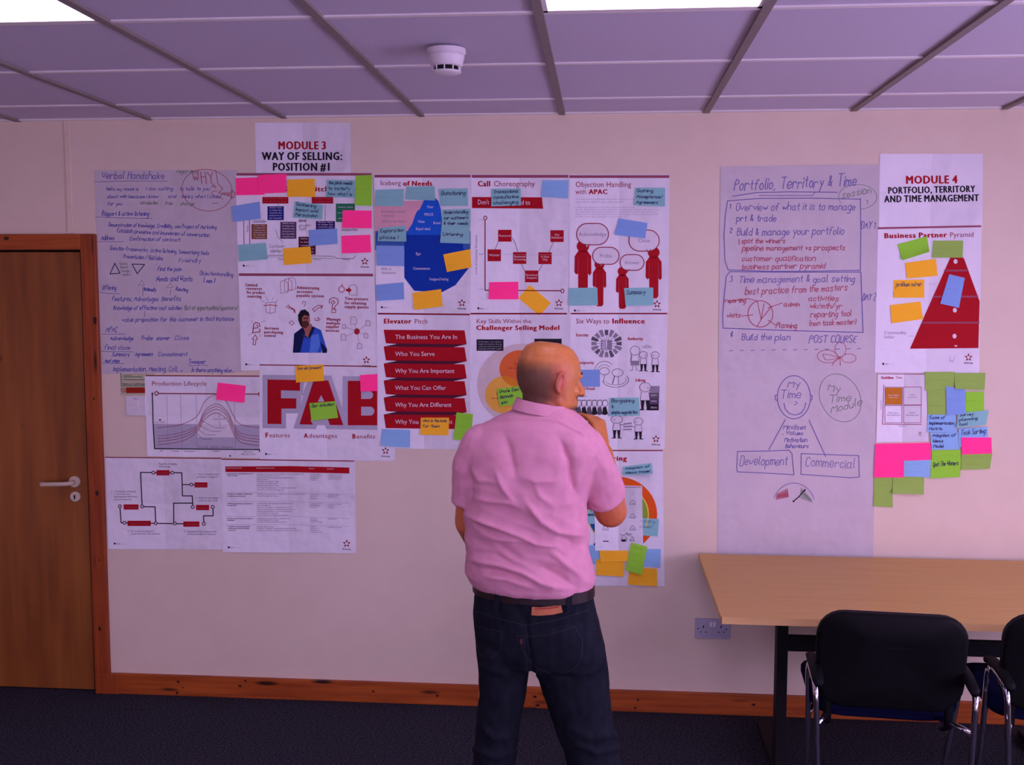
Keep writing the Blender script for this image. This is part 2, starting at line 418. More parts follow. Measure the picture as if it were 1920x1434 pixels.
NOTE = {'pink': (1.45, 0.060, 0.34), 'yellow': (1.15, 0.60, 0.028), 'green': (0.33, 0.80, 0.05), 'olive': (0.34, 0.58, 0.10),
        'teal': (0.28, 0.62, 0.58), 'blue': (0.25, 0.44, 0.78), 'sky': (0.30, 0.58, 0.84)}
M_NOTE = {k: paper_mat(k + '_note_paper', v, tuple(x * .94 for x in v), 0.0, 0.2) for k, v in NOTE.items()}
INKC = {'red': (0.44, 0.004, 0.012), 'dred': (0.24, 0.006, 0.016), 'mauve': (0.34, 0.085, 0.13), 'title': (0.34, 0.02, 0.045), 'white': (0.80, 0.76, 0.78), 'black': (0.018, 0.015, 0.022),
        'navy': (0.035, 0.030, 0.10), 'ink': (0.11, 0.11, 0.40), 'inkp': (0.17, 0.145, 0.38), 'inkr': (0.46, 0.085, 0.12), 'inkg': (0.22, 0.28, 0.20),
        'grey': (0.30, 0.27, 0.32), 'lgrey': (0.50, 0.48, 0.56), 'dgrey': (0.12, 0.11, 0.13), 'berg1': (0.012, 0.12, 0.62), 'berg2': (0.004, 0.045, 0.36),
        'sea': (0.05, 0.14, 0.42), 'blush': (0.80, 0.42, 0.46), 'dkblue': (0.012, 0.025, 0.20), 'brown': (0.24, 0.085, 0.03), 'plum': (0.10, 0.055, 0.12),
        'purple': (0.035, 0.010, 0.13), 'jade': (0.02, 0.20, 0.09), 'maroon': (0.085, 0.010, 0.03), 'orange': (0.82, 0.17, 0.04), 'dorange': (0.80, 0.28, 0.02),
        'gold': (0.92, 0.50, 0.07), 'cream': (0.74, 0.63, 0.58), 'hoop': (0.80, 0.11, 0.008), 'lime': (0.26, 0.42, 0.03), 'ring': (0.90, 0.70, 0.12), 'petrol': (0.008, 0.12, 0.30),
        'skinp': (0.42, 0.15, 0.10), 'skind': (0.10, 0.03, 0.03), 'hairp': (0.012, 0.010, 0.012), 'shirtb': (0.03, 0.11, 0.55), 'shirtd': (0.006, 0.012, 0.07), 'shirtl': (0.10, 0.25, 0.75),
        'sign': (0.55, 0.55, 0.32), 'signr': (0.36, 0.02, 0.008), 'tan': (0.62, 0.22, 0.02), 'stitch': (0.032, 0.034, 0.045)}
for _k, _v in NOTE.items(): INKC['f_' + _k] = tuple(x * .80 for x in _v)
def ink(c): return mat('ink_' + c, INKC[c], None, (30, 30, 30), 0.7, spec=0.15)

# printed letters: glyph outlines of the built-in font, read once
GL = {}
def load_glyphs():
    chars = [chr(i) for i in range(33, 127)]
    tmp = []
    for wgt, off in (('r', 0.0),):
        for s in chars + ['|', '||']:
            for t in ([s] if s == '||' else [s, '|' + s + '|']):
                cu = bpy.data.curves.new('t', 'FONT'); cu.body = t; cu.resolution_u = 2; cu.offset = off
                o = bpy.data.objects.new('t', cu); COL.objects.link(o); tmp.append((wgt, s, t, o))
    dg = bpy.context.evaluated_depsgraph_get(); dg.update()
    wide = {}
    for wgt, s, t, o in tmp:
        me = bpy.data.meshes.new_from_object(o.evaluated_get(dg))
        vs = [(v.co.x, v.co.y) for v in me.vertices]
        if t == s and s != '||': GL[(wgt, s)] = [vs, [tuple(p.vertices) for p in me.polygons], 0]
        else: wide[(wgt, s)] = max(v[0] for v in vs) - min(v[0] for v in vs)
        bpy.data.meshes.remove(me)
    for (wgt, s), g in GL.items(): g[2] = wide[(wgt, s)] - wide[(wgt, '||')]
    for (wgt, s), g in list(GL.items()):          # bold: the same outline struck several times, slightly apart
        vs, fs = [], []
        for dx, dy in ((-.055, 0), (-.028, .016), (0, -.016), (.028, .016), (.055, 0)):
            b = len(vs); ex = b and (b // len(g[0])) * .00006; vs += [(p[0] + dx, p[1] + dy, ex) for p in g[0]]; fs += [tuple(b + i for i in f) for f in g[1]]
        GL[('b', s)] = [vs, fs, g[2] + .085]
    for wgt, s, t, o in tmp:
        cu = o.data; bpy.data.objects.remove(o); bpy.data.curves.remove(cu)
load_glyphs()
CAPH = max(v[1] for v in GL[('r', 'H')][0])
SPACE = GL[('r', 'n')][2] * .55

# handwriting: one-stroke letters, x digit + y hex digit (3 = baseline, 7 = x height, A = capital height)
HW = {'a': '37170604132334 373443', 'b': '0A03 0617273634231304', 'c': '3627170604132334', 'd': '3627170604132334 3A33', 'e': '05353627170604132334',
 'f': '392A1913 0727', 'g': '3627170604132334 37312000', 'h': '0A03 0617273633', 'i': '0703 0809', 'j': '171100 1819', 'k': '0A03 370533', 'l': '0A0413',
 'm': '0703 06172623 26374643', 'n': '0703 0617273633', 'o': '170604132334362717', 'p': '0700 0617273634231304', 'q': '3627170604132334 3730', 'r': '0703 06172736',
 's': '3627170634231304', 't': '191423 0727', 'u': '0704132334 3733', 'v': '071337', 'w': '0713273347', 'x': '0733 3703', 'y': '0724 3710', 'z': '07370333',
 'A': '032A43 1636', 'B': '0A03 0A2A39382707 2736342303', 'C': '392A1A0904132334', 'D': '0A03 0A2A39342303', 'E': '3A0A0333 0727', 'F': '3A0A03 0727',
 'G': '392A1A09041323343626', 'H': '0A03 3A33 0737', 'I': '0A03', 'J': '2A241304', 'K': '0A03 3A0633', 'L': '0A0333', 'M': '030A264A43', 'N': '030A333A',
 'O': '1A0904132334392A1A', 'P': '030A2A39382707', 'Q': '1A0904132334392A1A 2533', 'R': '030A2A39382707 1733', 'S': '392A1A09083534231304', 'T': '0A4A 2A23',
 'U': '0A041323343A', 'V': '0A234A', 'W': '0A1328334A', 'X': '0A33 3A03', 'Y': '0A27 4A2723', 'Z': '0A3A0333', '1': '081A13', '2': '091A2A39380333',
 '3': '0A3A17273634231303', '4': '2A0535 2A23', '&': '33081A28051336', '.': '0304', ',': '1302', '/': '033A', '(': '1A090413', ')': '0A191403', '-': '0626',
 '!': '0A05 0304', ':': '0304 0607', "'": '0A08', '?': '091A2A3925 2324'}
def hexv(s): return [(int(s[i]), int(s[i + 1], 16) - 3) for i in range(0, len(s), 2)]

SOLO = {'box', 'drawing', 'portrait_shirt', 'portrait_face', 'caption_box', 'letter_a', 'letter_b', 'handwriting', 'heading', 'sketch', 'banner', 'banner_fold', 'circle', 'ring', 'square', 'band', 'curve', 'pyramid'}
class Sheet:
    hold = False
    """a sheet of paper on the wall; its print is measured in photo pixels and laid on the sheet"""
    def __init__(s, name, label, cat, corners, depth, m, group=None, curl=0.0, nx=6, ny=6, curl_top=0.0, side=0.0):
        s.c = corners; s.d = depth; s.curl = curl; s.ctop = curl_top; s.side = side; s.acc = {}; s.n = 0; s.g = 0; s.set(0, 0, 1)
        vs = []; fs = []
        for j in range(ny + 1):
            for i in range(nx + 1):
                vs.append(s.uv(i / nx, j / ny))
        n = nx + 1
        for j in range(ny):
            for i in range(nx): fs.append((j * n + i, (j + 1) * n + i, (j + 1) * n + i + 1, j * n + i + 1))
        s.o = mk(name, vs, fs, m, smooth=True)
        tag(s.o, label, cat, group)
    def lift(s, u, v):
        return s.curl * max(0, v - .3) ** 2 * 2 * (1 + s.side * (u - .5)) + s.ctop * max(0, .3 - v) ** 2 * 4
    def bil(s, u, v):
        a, b, c, d = s.c
        return tuple(a[k] * (1 - u) * (1 - v) + b[k] * u * (1 - v) + c[k] * u * v + d[k] * (1 - u) * v for k in (0, 1))
    def uv(s, u, v, extra=0.0):
        x, y = s.bil(u, v); return wp(x, y, -(s.d + s.lift(u, v) + extra))
    def set(s, ox, oy, sc): s.fr = (ox, oy, sc); return s
    def t(s, p): return (s.fr[0] + p[0] / s.fr[2], s.fr[1] + p[1] / s.fr[2])
    def put(s, part, col, pts2, faces, layer=0, raw=False):
        """pts2 in photo pixels"""
        if part in SOLO and not s.hold: s.n += 1
        a = s.acc.setdefault((part, col, layer, s.n if part in SOLO else 0, s.g), [[], []]); b = len(a[0])
        a[0] += pts2; a[1] += [tuple(b + i for i in f) for f in faces]
    def poly(s, pts, col, part='print', layer=0):
        P = [s.t(p) for p in pts]
        tri = tessellate_polygon([[Vector((x, -y, 0)) for x, y in P]])
        s.put(part, col, P, [tuple(t) for t in tri], layer); return s
    def rect(s, x0, y0, x1, y1, col, part='print', layer=0, sk=0):
        return s.poly([(x0, y0), (x1, y0 + sk), (x1, y1 + sk), (x0, y1)], col, part, layer)
    def line(s, pts, wd, col, part='print', layer=0):
        P = [s.t(p) for p in pts]; wd = wd / s.fr[2] / 2; v = []; f = []
        s.seg = getattr(s, 'seg', 0)
        for (xa, ya), (xb, yb) in zip(P, P[1:]):
            s.seg += 1; ex = (s.seg % 6) * .00004
            dx, dy = xb - xa, yb - ya; l = math.hypot(dx, dy)
            if l < 1e-6: continue
            dx, dy = dx / l * wd, dy / l * wd; b = len(v)
            e = .7
            v += [(xa - dx * e - dy, ya - dy * e + dx, ex), (xb + dx * e - dy, yb + dy * e + dx, ex), (xb + dx * e + dy, yb + dy * e - dx, ex), (xa - dx * e + dy, ya - dy * e - dx, ex)]
            f.append((b, b + 1, b + 2, b + 3))
        s.put(part, col, v, f, layer); return s
    def ell(s, cx, cy, rx, ry, col, part='print', layer=0, wd=None, a0=0, a1=360, n=36, rot=0):
        cr, sr = math.cos(math.radians(rot)), math.sin(math.radians(rot))
        P = []
        for i in range(n + 1):
            t = math.radians(a0 + (a1 - a0) * i / n); x, y = rx * math.cos(t), ry * math.sin(t)
            P.append((cx + x * cr - y * sr, cy + x * sr + y * cr))
        if wd: return s.line(P, wd, col, part, layer)
        if abs(a1 - a0) < 359: P.append((cx, cy))
        else: P = P[:-1]
        return s.poly(P, col, part, layer)
    def text(s, t, x, y, h, col='title', w=None, bold=False, part='lettering', layer=0, ang=0.0, center=False):
        g = 'b' if bold else 'r'; pen = 0; V = []; Fc = []
        for ch in t:
            if ch == ' ': pen += SPACE; continue
            gl = GL.get((g, ch))
            if not gl: continue
            b = len(V); V += [(p[0] + pen, p[1], p[2] if len(p) > 2 else 0) for p in gl[0]]; Fc += [tuple(b + i for i in q) for q in gl[1]]; pen += gl[2]
        if not V: return s
        k = h / CAPH; kx = (w / pen) if w else k
        if part == 'lettering' and h / s.fr[2] > 5.5: part = 'heading'
        if center: x = x - pen * kx / 2
        ca, sa = math.cos(math.radians(ang)), math.sin(math.radians(ang))
        P = []
        for px_, py_, ex in V:
            X, Y = px_ * kx, py_ * k
            P.append(s.t((x + X * ca + Y * sa, y - Y * ca + X * sa)) + (ex,))
        s.put(part, col, P, Fc, layer); return s
    def hand(s, t, x, y, h, w, col='ink', wd=None, part='handwriting', layer=0, y2=None, slant=.18, seed=0):
        rnd = random.Random(sum(map(ord, t)) + seed); pen = 0; strokes = []
        for ch in t:
            if ch == ' ': pen += 2.6; strokes.append(None); continue
            gl = HW.get(ch)
            if not gl: continue
            mx = 0; dy = rnd.uniform(-.35, .35); k = rnd.uniform(.88, 1.1)
            for st in gl.split(' '):
                pts = hexv(st); mx = max(mx, max(p[0] for p in pts))
                strokes.append([(pen + p[0] * k + rnd.uniform(-.22, .22), p[1] * k + dy + rnd.uniform(-.22, .22)) for p in pts])
            pen += mx * k + 1.15
        if pen == 0: return s
        kx = w / pen; ky = h / 7.0; tilt = 0 if y2 is None else (y2 - y) / w
        s.n += 1; s.hold = True
        for st in strokes:
            if st is None:
                if h / s.fr[2] > 8: s.n += 1
                continue
            P = []
            for px_, py_ in st:
                X = x + px_ * kx + py_ * ky * slant; P.append((X, y - py_ * ky + (X - x) * tilt))
            if len(P) > 2:                        # soften the corners a little
                Q = [P[0]]
                for i in range(1, len(P) - 1):
                    a, b, c = P[i - 1], P[i], P[i + 1]
                    Q += [((a[0] + 2 * b[0]) / 3, (a[1] + 2 * b[1]) / 3), ((c[0] + 2 * b[0]) / 3, (c[1] + 2 * b[1]) / 3)]
                Q.append(P[-1]); P = Q
            s.line(P, (wd or h * .16) * .8, col, part, layer)
        s.hold = False; return s
    def star(s, x, y, r=8.0, mini=False):
        """red five-pointed star mark with its two dark words below, in photo pixels"""
        fr = s.fr; s.set(0, 0, 1)
        for k in range(5):
            a = math.radians(-90 + 72 * k)
            tip = (x + r * math.cos(a), y + r * math.sin(a))
            l = (x + r * .44 * math.cos(a - .62), y + r * .44 * math.sin(a - .62)); q = (x + r * .44 * math.cos(a + .62), y + r * .44 * math.sin(a + .62))
            i = (x + r * .36 * math.cos(a + .1), y + r * .36 * math.sin(a + .1))
            s.poly([tip, q, i, l], 'dred', 'logo')
        s.text('RI', x - r * .95, y + r * 1.45, r * .32, 'black', w=r * .42, bold=True, part='logo')
        s.text('Group', x - r * .45, y + r * 1.45, r * .32, 'black', w=r * 1.45, bold=True, part='logo')
        s.fr = fr; return s
    def foot(s, x, y):
        fr = s.fr; s.set(0, 0, 1)
        s.ell(x, y, 2.0, 2.0, 'black', 'footer', n=12); s.text('agent', x + 2.6, y + 1.1, 2.2, 'black', w=7.5, part='footer')
        s.line([(x + 12, y + .8), (x + 20, y + 1.0)], .5, 'lgrey', 'footer'); s.fr = fr; return s
    def done(s):
        for (part, col, layer, n_, g_), (v, f) in s.acc.items():
            e = .0008 + .00025 * layer
            if s.curl or s.ctop:
                P = []
                a, b, c, d = s.c
                for q_ in v:
                    x, y = q_[:2]; ex = q_[2] if len(q_) > 2 else 0
                    u = vv = .5
                    for _ in range(4):            # invert the bilinear patch
                        bx, by = s.bil(u, vv)
                        ux = (b[0] - a[0]) * (1 - vv) + (c[0] - d[0]) * vv; uy = (b[1] - a[1]) * (1 - vv) + (c[1] - d[1]) * vv
                        wx = (d[0] - a[0]) * (1 - u) + (c[0] - b[0]) * u; wy = (d[1] - a[1]) * (1 - u) + (c[1] - b[1]) * u
                        D = ux * wy - uy * wx
                        u += ((x - bx) * wy - (y - by) * wx) / D; vv += (ux * (y - by) - uy * (x - bx)) / D
                    P.append(wp(x, y, -(s.d + s.lift(u, vv) + e + ex)))
            else:
                P = [wp(q_[0], q_[1], -(s.d + e + (q_[2] if len(q_) > 2 else 0))) for q_ in v]
            o_ = mk(part, P, f, ink(col), s.o)
            if part in ('lettering', 'footer', 'node', 'row_rule', 'grid', 'connector'): o_['kind'] = 'stuff'
        s.acc = {}

# ---------------------------------------------------------------- posters, left group
PG = 'printed posters on the wall'
S = Sheet('flipchart_sheet', 'grey flipchart sheet of blue handwriting beside the door frame', 'flipchart', [(177, 319), (446, 319), (456, 697), (191, 701)], .0015, M_FLIP, 'handwritten flipchart sheets')
S.set(170, 300, 6.829)
S.hand('Verbal Handshake', 135, 240, 90, 815, wd=10).line([(50, 280), (500, 268), (980, 272)], 6, 'inkp', 'handwriting')
for t, x, y, w, c in (('Hello my name is', 200, 390, 420, 'ink'), ('I am calling', 710, 388, 350, 'ink'), ('to talk to you', 1140, 388, 390, 'ink'), ('about with because I know', 210, 487, 660, 'ink'),
    ('and', 990, 485, 110, 'ink'), ('thinks what I could', 1160, 487, 510, 'ink'), ('for you', 215, 580, 190, 'ink'), ('introduction', 640, 568, 220, 'inkg'), ('from', 950, 575, 100, 'inkg'), ('change', 1150, 578, 180, 'inkg'), ('regarding', 1095, 165, 270, 'inkg')):
    S.hand(t, x, y, 46, w, c, 8)
S.hand('Rapport & active listening', 140, 712, 62, 610, wd=9).line([(60, 728), (400, 742), (780, 748)], 6, 'inkp', 'handwriting')
S.hand('Demonstration of Knowledge, Credibility, use Project of Marketing', 225, 850, 52, 1390, y2=885, wd=8)
S.hand('Establish presence and boundaries of conversation', 335, 925, 52, 1190, y2=985, wd=8)
S.hand('Address', 135, 1022, 60, 170, wd=9).line([(80, 1045), (430, 1045)], 6, 'inkp', 'handwriting')
S.hand('Confirmation of contract', 500, 1030, 52, 650, y2=1045, wd=8)
S.hand('Question frameworks, active listening, Summarising tools', 245, 1150, 54, 1275, y2=1215, wd=8)
S.hand('Presentation / Hold idea', 420, 1255, 54, 510, y2=1285, wd=8).hand('Friendly', 1130, 1310, 54, 290, wd=8)
S.line([(310, 1320), (248, 1458), (375, 1448), (310, 1320)], 11, 'navy', 'drawing').line([(530, 1332), (690, 1337), (597, 1455), (530, 1332)], 11, 'navy', 'drawing')
for k, t in enumerate(('Feature', 'Benefit', 'Change', 'require')): S.hand(t, 365 + 12 * k, 1340 + 46 * k, 30, 105, 'inkg', 5)
S.hand("Find the pain", 860, 1418, 54, 310, wd=9)
S.ell(1490, 385, 325, 265, 'inkr', 'drawing', wd=7, n=40, rot=12).hand('WHY', 1310, 300, 150, 300, 'inkr', 11, slant=-.1).hand('No', 1550, 358, 55, 60, 'inkr', 8).hand('me', 1690, 450, 60, 110, 'inkr', 9)
S.line([(1600, 130), (1630, 300), (1690, 370), (1640, 420), (1720, 440), (1830, 480), (1850, 420), (1800, 385), (1810, 500)], 8, 'inkr', 'drawing')
S.line([(1700, 500), (1550, 440), (1560, 400), (1620, 395)], 7, 'inkr', 'drawing').line([(1560, 555), (1630, 550)], 7, 'inkr', 'drawing')
S.set(170, 500, 6.829)
S.hand('Needs and Wants', 840, 185, 66, 470, wd=10).hand('Objectionhandling', 1395, 105, 54, 435, y2=125, wd=8).hand('( mm )', 1445, 205, 55, 150, wd=11)
S.hand('Offering', 150, 295, 62, 180, wd=9).line([(100, 322), (230, 345), (375, 348)], 6, 'inkp', 'handwriting')
for x, y in ((655, 170), (1020, 205)):
    S.line([(x - 45, y + 68), (x, y), (x + 35, y + 60), (x - 45, y + 68)], 5, 'inkg', 'drawing')
S.line([(668, 240), (668, 380)], 6, 'inkp', 'drawing').line([(1030, 290), (1012, 365)], 6, 'inkp', 'drawing').line([(690, 570), (690, 640)], 6, 'inkp', 'drawing')
for t, x, y, h, w, c, y2 in (('Rationally', 680, 305, 46, 160, 'ink', 320), ('Relating', 1090, 305, 46, 160, 'ink', 318), ('Features, Advantages', 275, 438, 60, 600, 'ink', None), ('Benefits', 910, 438, 60, 255, 'ink', None),
    ('Knowledge of effective cost solution', 290, 552, 58, 880, 'ink', None), ('(list of opportunities/sponsors)', 1200, 552, 58, 680, 'inkg', None), ('value proposition for this customer in that instance', 400, 705, 58, 1440, 'ink', 690),
    ('APAC', 195, 835, 66, 150, 'ink', None), ('Acknowledge', 250, 940, 50, 300, 'ink', None), ('Probe', 650, 938, 56, 150, 'ink', None), ('Answer', 840, 940, 56, 180, 'ink', None), ('Close', 1080, 938, 60, 185, 'ink', None),
    ('Final close', 180, 1062, 60, 330, 'ink', None), ('Summary', 275, 1145, 52, 225, 'ink', None), ('Agreement', 570, 1142, 52, 230, 'ink', None), ('Commitment', 865, 1145, 56, 380, 'ink', None),
    ('Next steps', 185, 1225, 46, 190, 'ink', None), ('Implementation, Meeting, Call, ...', 290, 1340, 66, 890, 'ink', None), ('Sweeper', 1255, 1240, 56, 225, 'ink', None), ('Is there anything else ..', 1295, 1345, 58, 545, 'ink', 1355)):
    S.hand(t, x, y, h, w, c, 9, y2=y2)
for a, b in (((140, 865), (455, 862)), ((135, 1085), (540, 1090)), ((140, 1235), (430, 1240)), ((1250, 1265), (1500, 1262))): S.line([a, b], 6, 'inkp', 'handwriting')
S.done()

S = Sheet('heading_sheet', 'white heading sheet reading module 3 way of selling', 'sign', [(478, 230), (657, 230), (658, 332), (480, 332)], .0015, M_PAPER, 'module heading sheets')
S.set(430, 220, 6.829)
S.text('MODULE 3', 625, 408, 98, 'red', w=625, bold=True).text('WAY OF SELLING:', 420, 545, 98, 'black', w=1035, bold=True).text('POSITION #1', 555, 682, 98, 'black', w=755, bold=True); S.done()

S = Sheet('poster', 'white pitch poster crowded with notes below the module 3 heading', 'poster', [(442, 324), (698, 324), (703, 513), (446, 514)], .0028, M_PAPER, PG)
S.set(430, 340, 6.857)
S.rect(90, -107, 1830, -75, 'mauve', 'top_rule', sk=0).text('Selling Pitch', 700, 128, 62, 'red', w=590, bold=True)
for x0_, y0_, x1_, y1_, c, lines in ((425, 200, 760, 285, 'red', 2), (1060, 200, 1335, 285, 'red', 2), (490, 320, 700, 498, 'dkblue', 5), (285, 550, 485, 742, 'brown', 6), (655, 520, 862, 738, 'plum', 6), (1113, 510, 1358, 640, 'purple', 4), (1370, 285, 1615, 522, 'jade', 3), (890, 712, 1110, 940, 'maroon', 5)):
    S.rect(x0_, y0_, x1_, y1_, c, 'box')
    for k in range(lines):
        yy = y0_ + (k + .75) * (y1_ - y0_) / (lines + .3)
        S.text(('Gather facts', 'to shape the', 'customer plan', 'and price it', 'for benefit', 'value')[k], x0_ + 25, yy, 18, 'white' if c != 'red' else 'mauve', w=(x1_ - x0_) - 50, layer=1)
for x in (185, 260): S.line([(x, 480), (x + 4, 820)], 8, 'red', 'axis')
S.line([(630, 280), (630, 320)], 5, 'dgrey', 'connector').line([(1232, 290), (1232, 510)], 5, 'dgrey', 'connector').line([(600, 630), (625, 720), (690, 785)], 5, 'dgrey', 'connector')
S.line([(490, 975), (505, 950), (1340, 962), (1375, 990), (1600, 992), (1625, 955)], 6, 'dgrey', 'axis').line([(505, 970), (1340, 992)], 4, 'dgrey', 'axis')
for t, x, y, w in (('stakeholder', 300, 530, 180), ('Customer', 510, 850, 210), ('objectives', 530, 910, 140), ('Gather & verify', 890, 520, 100), ('project', 900, 580, 150), ('fulfil', 900, 630, 90), ('Collaboratively', 1440, 635, 210)): S.hand(t, x, y, 40, w, 'dgrey', 4)
for x in (630, 1080, 1450): S.text('Milestone', x, 1010, 20, 'dgrey', w=100)
S.text('Time', 245, 660, 22, 'dgrey', w=100, ang=-90); S.star(684, 490).foot(457, 498); S.done()

S = Sheet('poster', 'white poster picturing a thinking man in a blue shirt', 'poster', [(447, 512), (702, 511), (708, 687), (452, 695)], .0034, M_PAPER, PG)
S.set(440, 500, 6.857)
S.rect(55, 84, 1780, 118, 'mauve', 'top_rule', sk=6)
for t, x, y, w in (('Limited', 140, 250, 155), ('resources', 148, 295, 205), ('for product', 155, 345, 235), ('sourcing', 162, 395, 185), ('Administrating', 800, 285, 290), ('accounts', 800, 335, 205), ('payable system', 795, 385, 355),
    ('Time pressure', 1418, 425, 300), ('for obtaining', 1415, 480, 280), ('supply quotes', 1415, 530, 310), ('Increase', 385, 805, 185), ('purchasing', 380, 855, 245), ('control', 380, 900, 150), ('Manage', 1182, 690, 185), ('multiple', 1178, 740, 180), ('supplier', 1172, 785, 175), ('invoices', 1170, 835, 175)):
    S.text(t, x, y, 36, 'title', w=w, bold=True, ang=1.5)
# the portrait: hair, face, hand, shirt
S.poly([(750, 1105), (765, 860), (870, 780), (1010, 765), (1110, 815), (1185, 1060), (1185, 1105), (1125, 1108), (1120, 1060), (1115, 1105)], 'shirtb', 'portrait_shirt')
S.poly([(748, 1105), (765, 860), (850, 800), (890, 900), (840, 1105)], 'shirtd', 'portrait_shirt', 1).poly([(1100, 960), (1190, 1060), (1185, 1108), (1130, 1108)], 'shirtd', 'portrait_shirt', 1).poly([(960, 1100), (985, 880), (1080, 860), (1100, 1000), (1060, 1104)], 'shirtl', 'portrait_shirt', 1)
S.poly([(870, 780), (930, 925), (1035, 790), (990, 760)], 'skinp', 'portrait_face', 1)
S.poly([(840, 800), (880, 775), (935, 930), (900, 900)], 'shirtd', 'portrait_shirt', 2).poly([(1035, 785), (990, 770), (935, 930), (985, 890)], 'shirtd', 'portrait_shirt', 2)
S.ell(895, 680, 72, 118, 'skinp', 'portrait_face', 2, rot=-6).poly([(818, 690), (815, 620), (850, 560), (905, 548), (955, 590), (965, 640), (900, 620), (868, 650), (865, 720), (880, 780), (850, 760)], 'hairp', 'portrait_hair', 3)
S.poly([(865, 700), (930, 690), (960, 740), (930, 790), (880, 785)], 'skind', 'portrait_face', 3).poly([(925, 780), (975, 730), (995, 745), (985, 800), (925, 890), (900, 880)], 'skinp', 'portrait_hand', 4).poly([(880, 655), (945, 650), (940, 672), (885, 676)], 'skind', 'portrait_face', 3)
# sketches around him
for x, y in ((590, 190), (640, 165), (690, 150)): S.line([(x, y), (x + 55, y - 15), (x + 95, y + 25), (x + 95, y + 140), (x, y + 150), (x, y)], 5, 'mauve', 'sketch')
S.line([(400, 465), (530, 455), (520, 585), (455, 600), (402, 580), (400, 465)], 6, 'mauve', 'sketch').line([(375, 500), (455, 490), (545, 500)], 9, 'red', 'sketch').line([(455, 490), (455, 600)], 5, 'mauve', 'sketch')
for a, b in (((430, 445), (395, 375)), ((480, 440), (495, 390)), ((540, 450), (560, 425)), ((385, 455), (335, 430)), ((230, 720), (215, 685)), ((340, 715), (395, 695)), ((235, 850), (180, 880)), ((320, 855), (335, 905))): S.line([a, b], 4, 'mauve', 'sketch')
S.line([(325, 770), (315, 730), (270, 715), (245, 740), (240, 800), (230, 850), (325, 835), (320, 800)], 11, 'title', 'sketch').line([(235, 790), (300, 785), (300, 760), (280, 750)], 10, 'title', 'sketch')
S.line([(235, 1000), (245, 930), (225, 930), (265, 875), (295, 930), (275, 930), (268, 1005), (235, 1000)], 8, 'title', 'sketch')
S.line([(775, 590), (770, 555), (730, 530), (695, 515)], 13, 'title', 'sketch').line([(770, 590), (750, 550), (700, 540), (660, 515), (695, 490), (705, 515)], 6, 'title', 'sketch')
S.line([(870, 480), (880, 445), (912, 450), (908, 490), (890, 510)], 7, 'title', 'sketch').line([(1000, 540), (1025, 580), (1060, 540), (1120, 510), (1110, 540), (1130, 500), (1075, 495), (1000, 545)], 8, 'title', 'sketch')
S.line([(700, 720), (740, 695), (765, 730), (735, 750), (700, 722)], 7, 'title', 'sketch').line([(1030, 660), (1035, 690), (1075, 695), (1100, 675), (1070, 650), (1068, 690)], 7, 'title', 'sketch')
S.line([(1218, 470), (1220, 420), (1270, 395), (1325, 415), (1330, 470), (1290, 510), (1285, 540), (1250, 530), (1260, 480), (1290, 460), (1270, 435), (1245, 450), (1245, 475)], 9, 'title', 'sketch').line([(1250, 550), (1300, 545), (1295, 590), (1248, 590), (1250, 550)], 8, 'title', 'sketch')
S.ell(1375, 290, 36, 38, 'red', 'sketch', wd=8).line([(1380, 250), (1385, 225)], 10, 'red', 'sketch').poly([(1430, 285), (1460, 285), (1460, 260), (1505, 300), (1465, 340), (1460, 315), (1430, 315)], 'red', 'sketch')
S.line([(1480, 240), (1545, 230), (1575, 265), (1572, 370), (1475, 360), (1480, 240)], 5, 'mauve', 'sketch')
S.ell(1572, 832, 36, 40, 'red', 'sketch')
for x, y, r_ in ((1530, 690, 38), (1715, 725, 28), (1408, 768, 22), (1400, 905, 32), (1690, 885, 24), (1608, 1020, 28)):
    S.line([(1572, 832), (x, y)], 4, 'mauve', 'sketch').rect(x - r_, y - r_ * 1.2, x + r_, y + r_ * 1.2, 'white', 'sketch', 1)
    S.line([(x - r_, y - r_ * 1.2), (x + r_ * .4, y - r_ * 1.2), (x + r_, y - r_ * .6), (x + r_, y + r_ * 1.2), (x - r_, y + r_ * 1.2), (x - r_, y - r_ * 1.2)], 5, 'mauve', 'sketch', 2)
S.star(687, 675).foot(462, 683); S.done()

S = Sheet('poster', 'iceberg of needs poster with a blue iceberg', 'poster', [(701, 326), (884, 326), (882, 589), (706, 590)], .0030, M_PAPER, PG)
S.set(690, 320, 5.31)
S.rect(65, 40, 1020, 68, 'mauve', 'top_rule').text('Iceberg', 122, 145, 46, 'title', w=205).text('of Needs', 350, 150, 48, 'red', w=295, bold=True)
S.rect(70, 300, 560, 620, 'blush', 'backdrop').rect(72, 600, 1020, 790, 'sea', 'sea')
S.poly([(560, 290), (670, 270), (700, 300), (725, 380), (735, 480), (740, 640), (380, 640), (405, 580), (440, 530), (470, 440), (490, 400), (515, 385)], 'berg1', 'iceberg', 1)
S.poly([(380, 640), (740, 640), (940, 700), (950, 780), (1015, 800), (1010, 960), (870, 1140), (735, 1210), (460, 1195), (362, 1065), (362, 700)], 'berg2', 'iceberg', 1)
for t, x, y, w in (('Fear', 590, 372, 62), ('PRICE', 560, 448, 90), ('Value', 495, 518, 70), ('Brand', 650, 532, 72), ('Equal deal', 475, 590, 145), ('Ego', 475, 838, 52), ('Convenience', 448, 985, 170), ('Feelgood Feeling', 612, 1092, 188)): S.text(t, x, y, 26, 'white', w=w, layer=2)
for t, x, y, w in (('Business needs', 132, 418, 240), ('(rational)', 132, 460, 130), ('20% in decisions', 130, 515, 255), ('80% in', 132, 990, 100), ('decisions', 132, 1028, 145)): S.text(t, x, y, 27, 'grey', w=w, layer=1)
S.star(866, 568).foot(716, 576); S.done()

